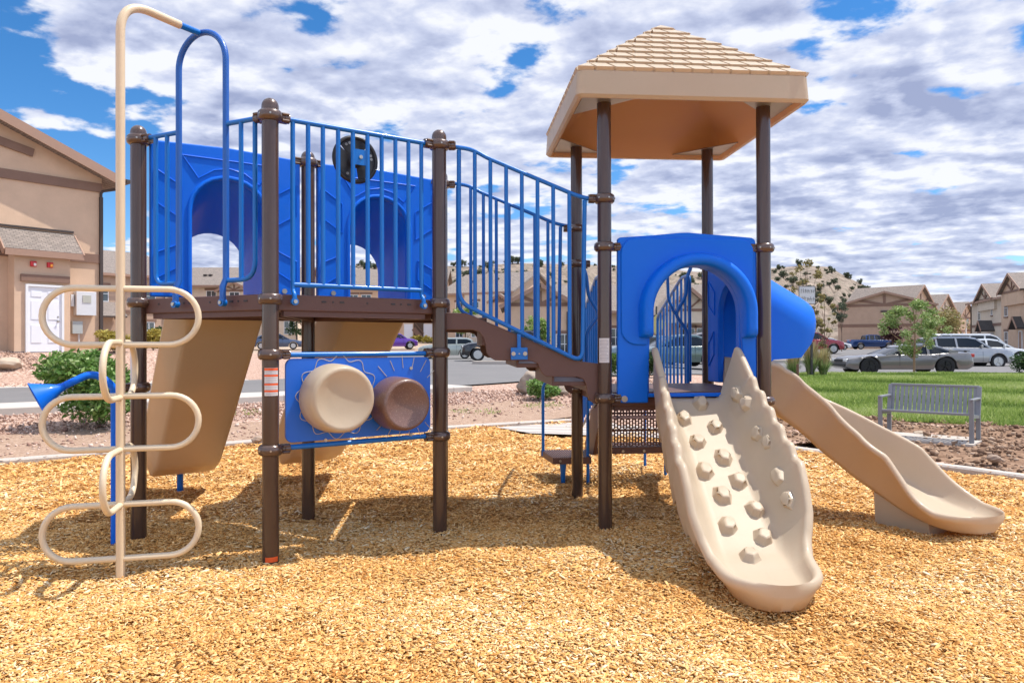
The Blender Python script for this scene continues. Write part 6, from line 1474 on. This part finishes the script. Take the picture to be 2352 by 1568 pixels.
# boulders
def boulder(label, px, depth, sx, sy, sz, seed, z=None, m='rock', name='boulder', group=None):
    import bmesh
    rnd = random.Random(seed); c = at(px, 791, depth); bm = bmesh.new(); bmesh.ops.create_icosphere(bm, subdivisions=4, radius=1); ph = [rnd.uniform(0, 6) for _ in range(6)]
    pl = [(Vector((rnd.gauss(0, 1), rnd.gauss(0, 1), rnd.gauss(0, .8))).normalized(), rnd.uniform(.72, .92)) for _ in range(9)]
    for v in bm.verts:
        p = v.co.copy(); 
        for nn, d in pl:
            q = p.dot(nn)
            if q > d: p -= nn*(q-d)*.85
        p *= 1+.05*math.sin(p.x*4+ph[0])*math.sin(p.y*5+ph[1])+.03*math.sin(p.z*9+ph[2]+p.x*6); v.co = Vector((p.x*sx, p.y*sy, p.z*sz))
    me = bpy.data.meshes.new(name); bm.to_mesh(me); bm.free(); me.materials.append(M[m]); me.polygons.foreach_set('use_smooth', [True]*len(me.polygons)); me.set_sharp_from_angle(angle=math.radians(28))
    o = bpy.data.objects.new(name, me); COL.objects.link(o); zz = hgt(c.x, c.y) if z is None else z; o.location = (c.x, c.y, zz+sz*.7); o.rotation_euler = (0, 0, rnd.uniform(0, 6)); return tag(o, label, 'boulder', group)
M['rock'] = mat('rock', (.34, .27, .21), .9, noise=(3.5, .8, (.18, .15, .12)), bump=(9, .9)); M['rock_pale'] = mat('rock_pale', (.46, .37, .28), .9, noise=(3.5, .7, (.32, .24, .18)), bump=(9, .8)); M['rock_brown'] = mat('rock_brown', (.27, .19, .14), .9, noise=(6, .7, (.38, .29, .22)), bump=(14, .8))
boulder('rounded grey-brown boulder beside the road under the stair', 1222, 19.0, .42, .40, .36, 2)
boulder('pale flat boulder on the gravel at the foot of the left building', 20, 21.2, .42, .36, .20, 3, m='rock_pale')
boulder('flat brown stone on the turned dirt at right', 2283, 8.7, .085, .075, .05, 4, z=.10, m='rock_brown', name='stone')
boulder('small pale stone at the mulch edge behind the right tan slide', 592, 11.2, .10, .09, .05, 5, z=.03, m='rock_brown', name='stone')
boulder('small stone lying under the bench', 2112, 11.5, .10, .08, .05, 6, z=.05, m='rock_pale', name='stone')
boulder('grey-brown boulder behind the small shrub', 1292, 18.6, .22, .2, .16, 8)
rnd = random.Random(9)
for i in range(22): boulder('white landscaping stone in the island before the red crossover', 1868+rnd.uniform(-25, 60), 46+rnd.uniform(-1.5, 1.5), .28, .26, .16, 50+i, m='rock_pale', name='landscape_stone', group='white landscaping stones in the island')
# ---- bench on its slab
def bench():
    A = at(2022, 991, 11.15); B_ = at(2232, 1026, 10.35); A.z = B_.z = .06; ex = Vector((B_.x-A.x, B_.y-A.y, 0)); L = ex.length; ex.normalize(); ey = Vector((-ex.y, ex.x, 0)); m = mat('bench_grey', (.215, .22, .235), .45, coat=.2, bump=(60, .1))
    pad = MB(); c = A+ex*L/2+ey*.30; pad.box(Vector((c.x, c.y, .03)), (L+.10, .95, .12), ex, ey); tag(pad.obj('bench_pad', M['concrete_plain'], None, smooth=False), kind='structure')
    root = tag(empty('park_bench', A, math.atan2(ex.y, ex.x)), 'grey metal slatted park bench on the turned dirt', 'bench'); H = .80; sh = .43; W_ = .52
    for x in (0, L):
        b = MB(); b.bar((x, 0, 0), (x, 0, .62), .06, .045, (0, 1, 0)); b.obj('leg', m, root, bevel=.008)
        b = MB(); b.bar((x, W_*.93, 0), (x, W_*.90, .40), .06, .045, (0, 1, 0)); b.bar((x, W_*.90, .39), (x, W_+.06, H), .06, .045, (0, 1, 0)); b.obj('leg', m, root, bevel=.008)
        b = MB(); b.bar((x, -.03, .635), (x, W_+.02, .635), .055, .03); b.obj('armrest', m, root, bevel=.008)
        b = MB(); b.bar((x, 0, sh-.03), (x, W_*.9, sh-.06), .045, .045); b.obj('seat_support', m, root, smooth=False)
    for (y, z) in ((.0, sh), (W_+.06, H)):
        b = MB(); b.bar((0, y, z), (L, y, z), .04, .035); b.obj('rail', m, root, bevel=.006)
    n = 19
    for i in range(n):
        x = L*(i+.8)/(n+.6); p = [Vector((x, .01, sh)), Vector((x, .10, sh+.005)), Vector((x, .40, sh-.04)), Vector((x, .47, sh-.01)), Vector((x, W_-.02, .52)), Vector((x, W_+.055, H-.01))]; q = smoothpath(p, 3); r = MB(); w = .0235
        r.rings([[v+Vector((-w, 0, 0)), v+Vector((w, 0, 0)), v+Vector((w, -.003, -.006)), v+Vector((-w, -.003, -.006))] for v in q]); r.obj('slat', m, root)
    return root
bench()
# ---- sign posts and stakes
M['post_dark'] = mat('sign_post_dark', (.02, .02, .022), .4, coat=.3); M['sign_yellow'] = mat('sign_back', (.48, .42, .16), .5); M['sign_white'] = mat('sign_white', (.66, .64, .66), .5); M['wood_stake'] = mat('wood_stake', (.15, .08, .05), .9); M['sign_ink'] = mat('sign_ink', (.05, .045, .05), .6)
def sign(name, label, px, depth, ztop, plate=None, r=.035, pm='post_dark'):
    c = at(px, 791, depth); z0 = hgt(c.x, c.y); root = tag(empty(name, (c.x, c.y, z0)), label, 'sign' if plate else 'post'); m = MB(); m.tube([(0, 0, -.1), (0, 0, ztop-z0)], r, 12); m.obj('pole', M[pm], root)
    if plate == 'diamond':
        p = MB(); zz = ztop-z0-.75; p.prism([(-.42, 0), (0, -.42), (.42, 0), (0, .42)], (0, -.05, zz), (1, 0, 0), (0, 0, 1), (0, 1, 0), 0, .012); p.obj('sign_plate', M['sign_yellow'], root, smooth=False)
    if plate == 'white':
        p = MB(); p.box((0, -.05, ztop-z0-.36), (.66, .012, .72)); q = p.obj('sign_plate', M['sign_white'], root, smooth=False)
        b = MB(); 
        for s in ((0, -.36, .70, .02), (0, .36, .70, .02)): b.box((s[0], -.06, ztop-z0-.36+s[1]*.96), (.66, .006, .02))
        for s in (-1, 1): b.box((s*.32, -.061, ztop-z0-.36), (.02, .006, .70))
        b.obj('sign_border', M['sign_ink'], q, smooth=False)
        rs = random.Random(5)
        for row in (.17, -.14):
            for k in range(7):
                x = -.24+.08*k; b = MB(); z = ztop-z0-.36+row; b.bar((x, -.06, z-.09), (x+rs.uniform(-.03, .03), -.06, z+rs.uniform(.03, .10)), .006, .022, (0, 1, 0)); b.bar((x, -.0605, z+rs.uniform(-.05, .05)), (x+.05, -.0605, z+rs.uniform(-.05, .05)), .006, .018, (0, 1, 0)); b.obj('sign_mark', M['sign_ink'], q, smooth=False)
    return root
sign('sign_post', 'dark pole carrying a yellow diamond sign seen through the blue arch', 1508, 30, 3.05, 'diamond')
sign('notice_sign', 'small white notice sign standing behind the blue slide hood', 1853, 29, 3.78, 'white', .03)
sign('lamp_post', 'thin dark post among the ornamental grasses', 1864, 25.2, 1.55, None, .045)
sign('wooden_stake', 'brown wooden stake in the lawn beside the curved slide', 1832, 19.5, .96, None, .032, 'wood_stake')
# ---- island with kerb in the car park
for (px, dp, rx, ry, nm) in ((1235, 38, 3.4, 1.2, 'a'), (1885, 46.5, 3.6, 1.8, 'b')):
    c = at(px, 791, dp); z = hgt(c.x, c.y)+.05; m = MB(); m.rings([[(c.x+rx*s*math.cos(a), c.y+ry*s*math.sin(a), z+h_) for a in [2*PI*k/40 for k in range(40)]] for s, h_ in ((1, -.2), (1, .14), (.97, .15), (.94, .15), (.94, .10))]); tag(m.obj('island_curb', M['concrete_plain'], None, ang=30), kind='structure')
# ---- hills
def hill_mat():
    m = bpy.data.materials.new('hill_soil'); m.use_nodes = True; nt = m.node_tree; p = nt.nodes['Principled BSDF']; N = nt.nodes.new; L = nt.links.new; tc = N('ShaderNodeTexCoord')
    n = N('ShaderNodeTexNoise'); n.inputs['Scale'].default_value = .22; n.inputs['Detail'].default_value = 12; n.inputs['Roughness'].default_value = .75; L(tc.outputs['Object'], n.inputs['Vector'])
    r = N('ShaderNodeValToRGB'); e = r.color_ramp.elements; e[0].position = .35; e[0].color = (.13, .095, .07, 1); e[1].position = .68; e[1].color = (.36, .285, .225, 1); q = e.new(.52); q.color = (.25, .195, .15, 1); L(n.outputs['Fac'], r.inputs['Fac'])
    v = N('ShaderNodeTexVoronoi'); v.inputs['Scale'].default_value = .42; L(tc.outputs['Object'], v.inputs['Vector']); mr = N('ShaderNodeMapRange'); mr.inputs['From Min'].default_value = .12; mr.inputs['From Max'].default_value = .42; L(v.outputs['Distance'], mr.inputs['Value']); mr.inputs['To Min'].default_value = .75; mr.inputs['To Max'].default_value = 0
    mx = N('ShaderNodeMix'); mx.data_type = 'RGBA'; L(mr.outputs[0], mx.inputs['Factor']); L(r.outputs[0], mx.inputs['A']); mx.inputs['B'].default_value = (.12, .12, .08, 1); L(mx.outputs['Result'], p.inputs['Base Color']); p.inputs['Roughness'].default_value = 1
    b = N('ShaderNodeBump'); b.inputs['Strength'].default_value = 1; b.inputs['Distance'].default_value = 2; n2 = N('ShaderNodeTexNoise'); n2.inputs['Scale'].default_value = .35; n2.inputs['Detail'].default_value = 8; L(tc.outputs['Object'], n2.inputs['Vector']); L(n2.outputs['Fac'], b.inputs['Height']); L(b.outputs['Normal'], p.inputs['Normal']); return m
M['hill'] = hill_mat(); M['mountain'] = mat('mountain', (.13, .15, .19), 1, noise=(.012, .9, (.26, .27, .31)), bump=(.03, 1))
RID = [(-400, 640), (200, 650), (420, 655), (560, 640), (640, 625), (740, 612), (830, 606), (870, 612), (960, 618), (1030, 610), (1080, 612), (1180, 604), (1290, 607), (1420, 610), (1600, 625), (1700, 622), (1780, 617), (1850, 611), (1905, 615), (1950, 640), (2000, 664), (2040, 676), (2100, 705), (2170, 735), (2300, 760), (2700, 765)]
def ridge_y(px): return lerp_(RID, px)
def hillpt(px, f):
    """f 0..1 foot to crest, 1..1.4 over the back"""
    dpt = 165+95*f; top = 1.5+(791-ridge_y(px))*260/FPX; b = 2.0; g = min(f, 1); g = g**.85 if True else g
    z = b+(top-b)*g - max(0, f-1)*(top-b)*1.2
    k = math.sin(px*.021+f*3)*math.sin(px*.047+1+f*5)*1.3+math.sin(px*.09+f*9)*.5; z += (k+1.1*math.sin(px*.16+2.2*math.sin(f*6))+.8*math.sin(px*.31+f*14))*g*(1-g)*2.4*min(1, top/20)
    p = at(px, 791, dpt); return Vector((p.x, p.y, max(z, .5)))
def hills():
    px = [-400+12*k for k in range(259)]; fs = [k/26 for k in range(37)]; V = [tuple(hillpt(p, f)) for f in fs for p in px]; n = len(px)
    F = [(j*n+i, j*n+i+1, (j+1)*n+i+1, (j+1)*n+i) for j in range(len(fs)-1) for i in range(n-1)]; tag(meshnp('hills', np.array(V), np.array(F), M['hill'], smooth=True), kind='structure')
    V = []; 
    pr = [(-300, 700), (0, 640), (120, 610), (200, 588), (236, 583), (262, 577), (285, 574), (310, 580), (345, 590), (380, 606), (420, 618), (520, 650), (700, 700)]
    for f in (0, .5, 1, 1.4):
        for k in range(120):
            p = -300+1000*k/119; y = lerp_(pr, p)+3*math.sin(k*1.1)*math.sin(k*.37); q = at(p, 791, 1300+350*f+20*math.sin(k*1.9)); top = 1.5+(791-y)*1650/FPX; V.append((q.x, q.y, 1+(top-1)*(f if f <= 1 else .6)))
    F = [(j*120+i, j*120+i+1, (j+1)*120+i+1, (j+1)*120+i) for j in range(3) for i in range(119)]; tag(meshnp('mountain', np.array(V), np.array(F), M['mountain'], smooth=True), kind='structure')
    # junipers: five crowns shared by all
    protos = []
    for s in range(5):
        rnd = random.Random(100+s); root = empty('juniper_tree', (0, 0, -50)); cl = [(rnd.uniform(-.9, .9), rnd.uniform(-.9, .9), rnd.uniform(.9, 2.3), rnd.uniform(.5, .9), rnd.uniform(.5, .9), rnd.uniform(.5, .8)) for _ in range(9)]
        leafcloud('crown', LEAF['juniper'], cl, 700, .30, root, 1.3); t = MB(); t.tube([(0, 0, -.4), (.1, 0, 1.2)], [.18, .1], 6); t.obj('trunk', M['bark'], root); protos.append(root)
    rnd = random.Random(77); used = set(); spots = []
    marks = [(1945, 640, 1.0), (1976, 655, .9), (1915, 654, 1.15), (1898, 625, .6), (1880, 640, 1.0), (1862, 612, .7), (1835, 612, 1.2), (1800, 640, 1.3), (1822, 655, 1.3), (1905, 700, 1.1), (1892, 690, 1.0), (1868, 680, 1.2), (1845, 700, 1.3), (1812, 690, 1.2), (1925, 668, .8), (1885, 665, 1.0), (1788, 620, .9), (1955, 690, 1.2), (1990, 668, .7), (1178, 604, 1.4), (1192, 606, 1.2), (1240, 612, 1.2), (1290, 612, 1.0), (1042, 612, 1.0), (1062, 610, 1.2), (1085, 612, 1.2), (1122, 622, 1.7), (1105, 640, 1.8), (1150, 650, 1.8), (1175, 655, 1.8), (1200, 640, 1.5), (1048, 655, 1.2), (1380, 650, 1.5), (1330, 625, 1.2), (1075, 640, 1.6), (1130, 600, 1.0), (830, 612, 1.2), (845, 618, 1.6), (862, 618, 1.2), (880, 625, 1.3), (775, 620, 1.2), (755, 625, 1.1), (560, 640, 1), (585, 638, 1.2), (600, 638, 1), (1570, 640, 1.3), (1585, 655, 1.4), (1600, 670, 1.3), (1575, 690, 1.2), (1612, 640, 1.2)]
    def solve(px, py):
        best = min(range(60), key=lambda k: abs((lambda v: 791-(v.z-1.5)*FPX/v.y)(hillpt(px, k/60))-py)); return hillpt(px, best/60)
    for px_, py_, s in marks: spots.append((solve(px_, py_), s*.80))
    while len(spots) < 285:
        px_ = rnd.choice((rnd.uniform(1020, 1640), rnd.uniform(1770, 2030), rnd.uniform(720, 1000))); f = rnd.uniform(.1, 1)**.8; p = hillpt(px_, f)
        if all((p-q[0]).length > 2.2 for q in spots[-60:]): spots.append((p, rnd.uniform(.22, .75)))
    for i, (p, s) in enumerate(spots):
        o = protos[i] if i < 5 else copy_tree(protos[i % 5]); o.location = p+Vector((0, 0, -.3)); o.scale = (s, s, s*rnd.uniform(.85, 1.15)); o.rotation_euler = (0, 0, rnd.uniform(0, 6)); tag(o, 'dark rounded juniper dotting the dry hillside behind the buildings', 'tree', 'junipers scattered over the dry hillside')
hills()
# ---- every loose piece of small hardware becomes a part of its own
def split_loose(names):
    import bmesh
    for o in [q for q in list(bpy.data.objects) if q.type == 'MESH' and q.name.split('.')[0] in names]:
        me = o.data; n = len(me.vertices); par = list(range(n))
        def find(i):
            while par[i] != i: par[i] = par[par[i]]; i = par[i]
            return i
        for e in me.edges:
            a, b = find(e.vertices[0]), find(e.vertices[1])
            if a != b: par[a] = b
        groups = {}
        for f in me.polygons: groups.setdefault(find(f.vertices[0]), []).append(f)
        if len(groups) < 2: continue
        base = o.name.split('.')[0]; first = True
        for g in groups.values():
            vid = {}; vs = []; fs = []
            for f in g:
                for v in f.vertices:
                    if v not in vid: vid[v] = len(vs); vs.append(tuple(me.vertices[v].co))
                fs.append([vid[v] for v in f.vertices])
            m2 = bpy.data.meshes.new(base); m2.from_pydata(vs, [], fs); m2.update()
            for q in me.materials: m2.materials.append(q)
            if me.polygons[0].use_smooth: m2.polygons.foreach_set('use_smooth', [True]*len(fs)); m2.set_sharp_from_angle(angle=math.radians(40))
            if first: new = o; keep = m2; first = False
            else:
                c = o.copy(); c.data = m2; COL.objects.link(c)
        o.data = keep
split_loose({'bolt', 'arch_foot', 'dimple', 'engraved_line', 'pillar', 'door_seam', 'pad_rib'})
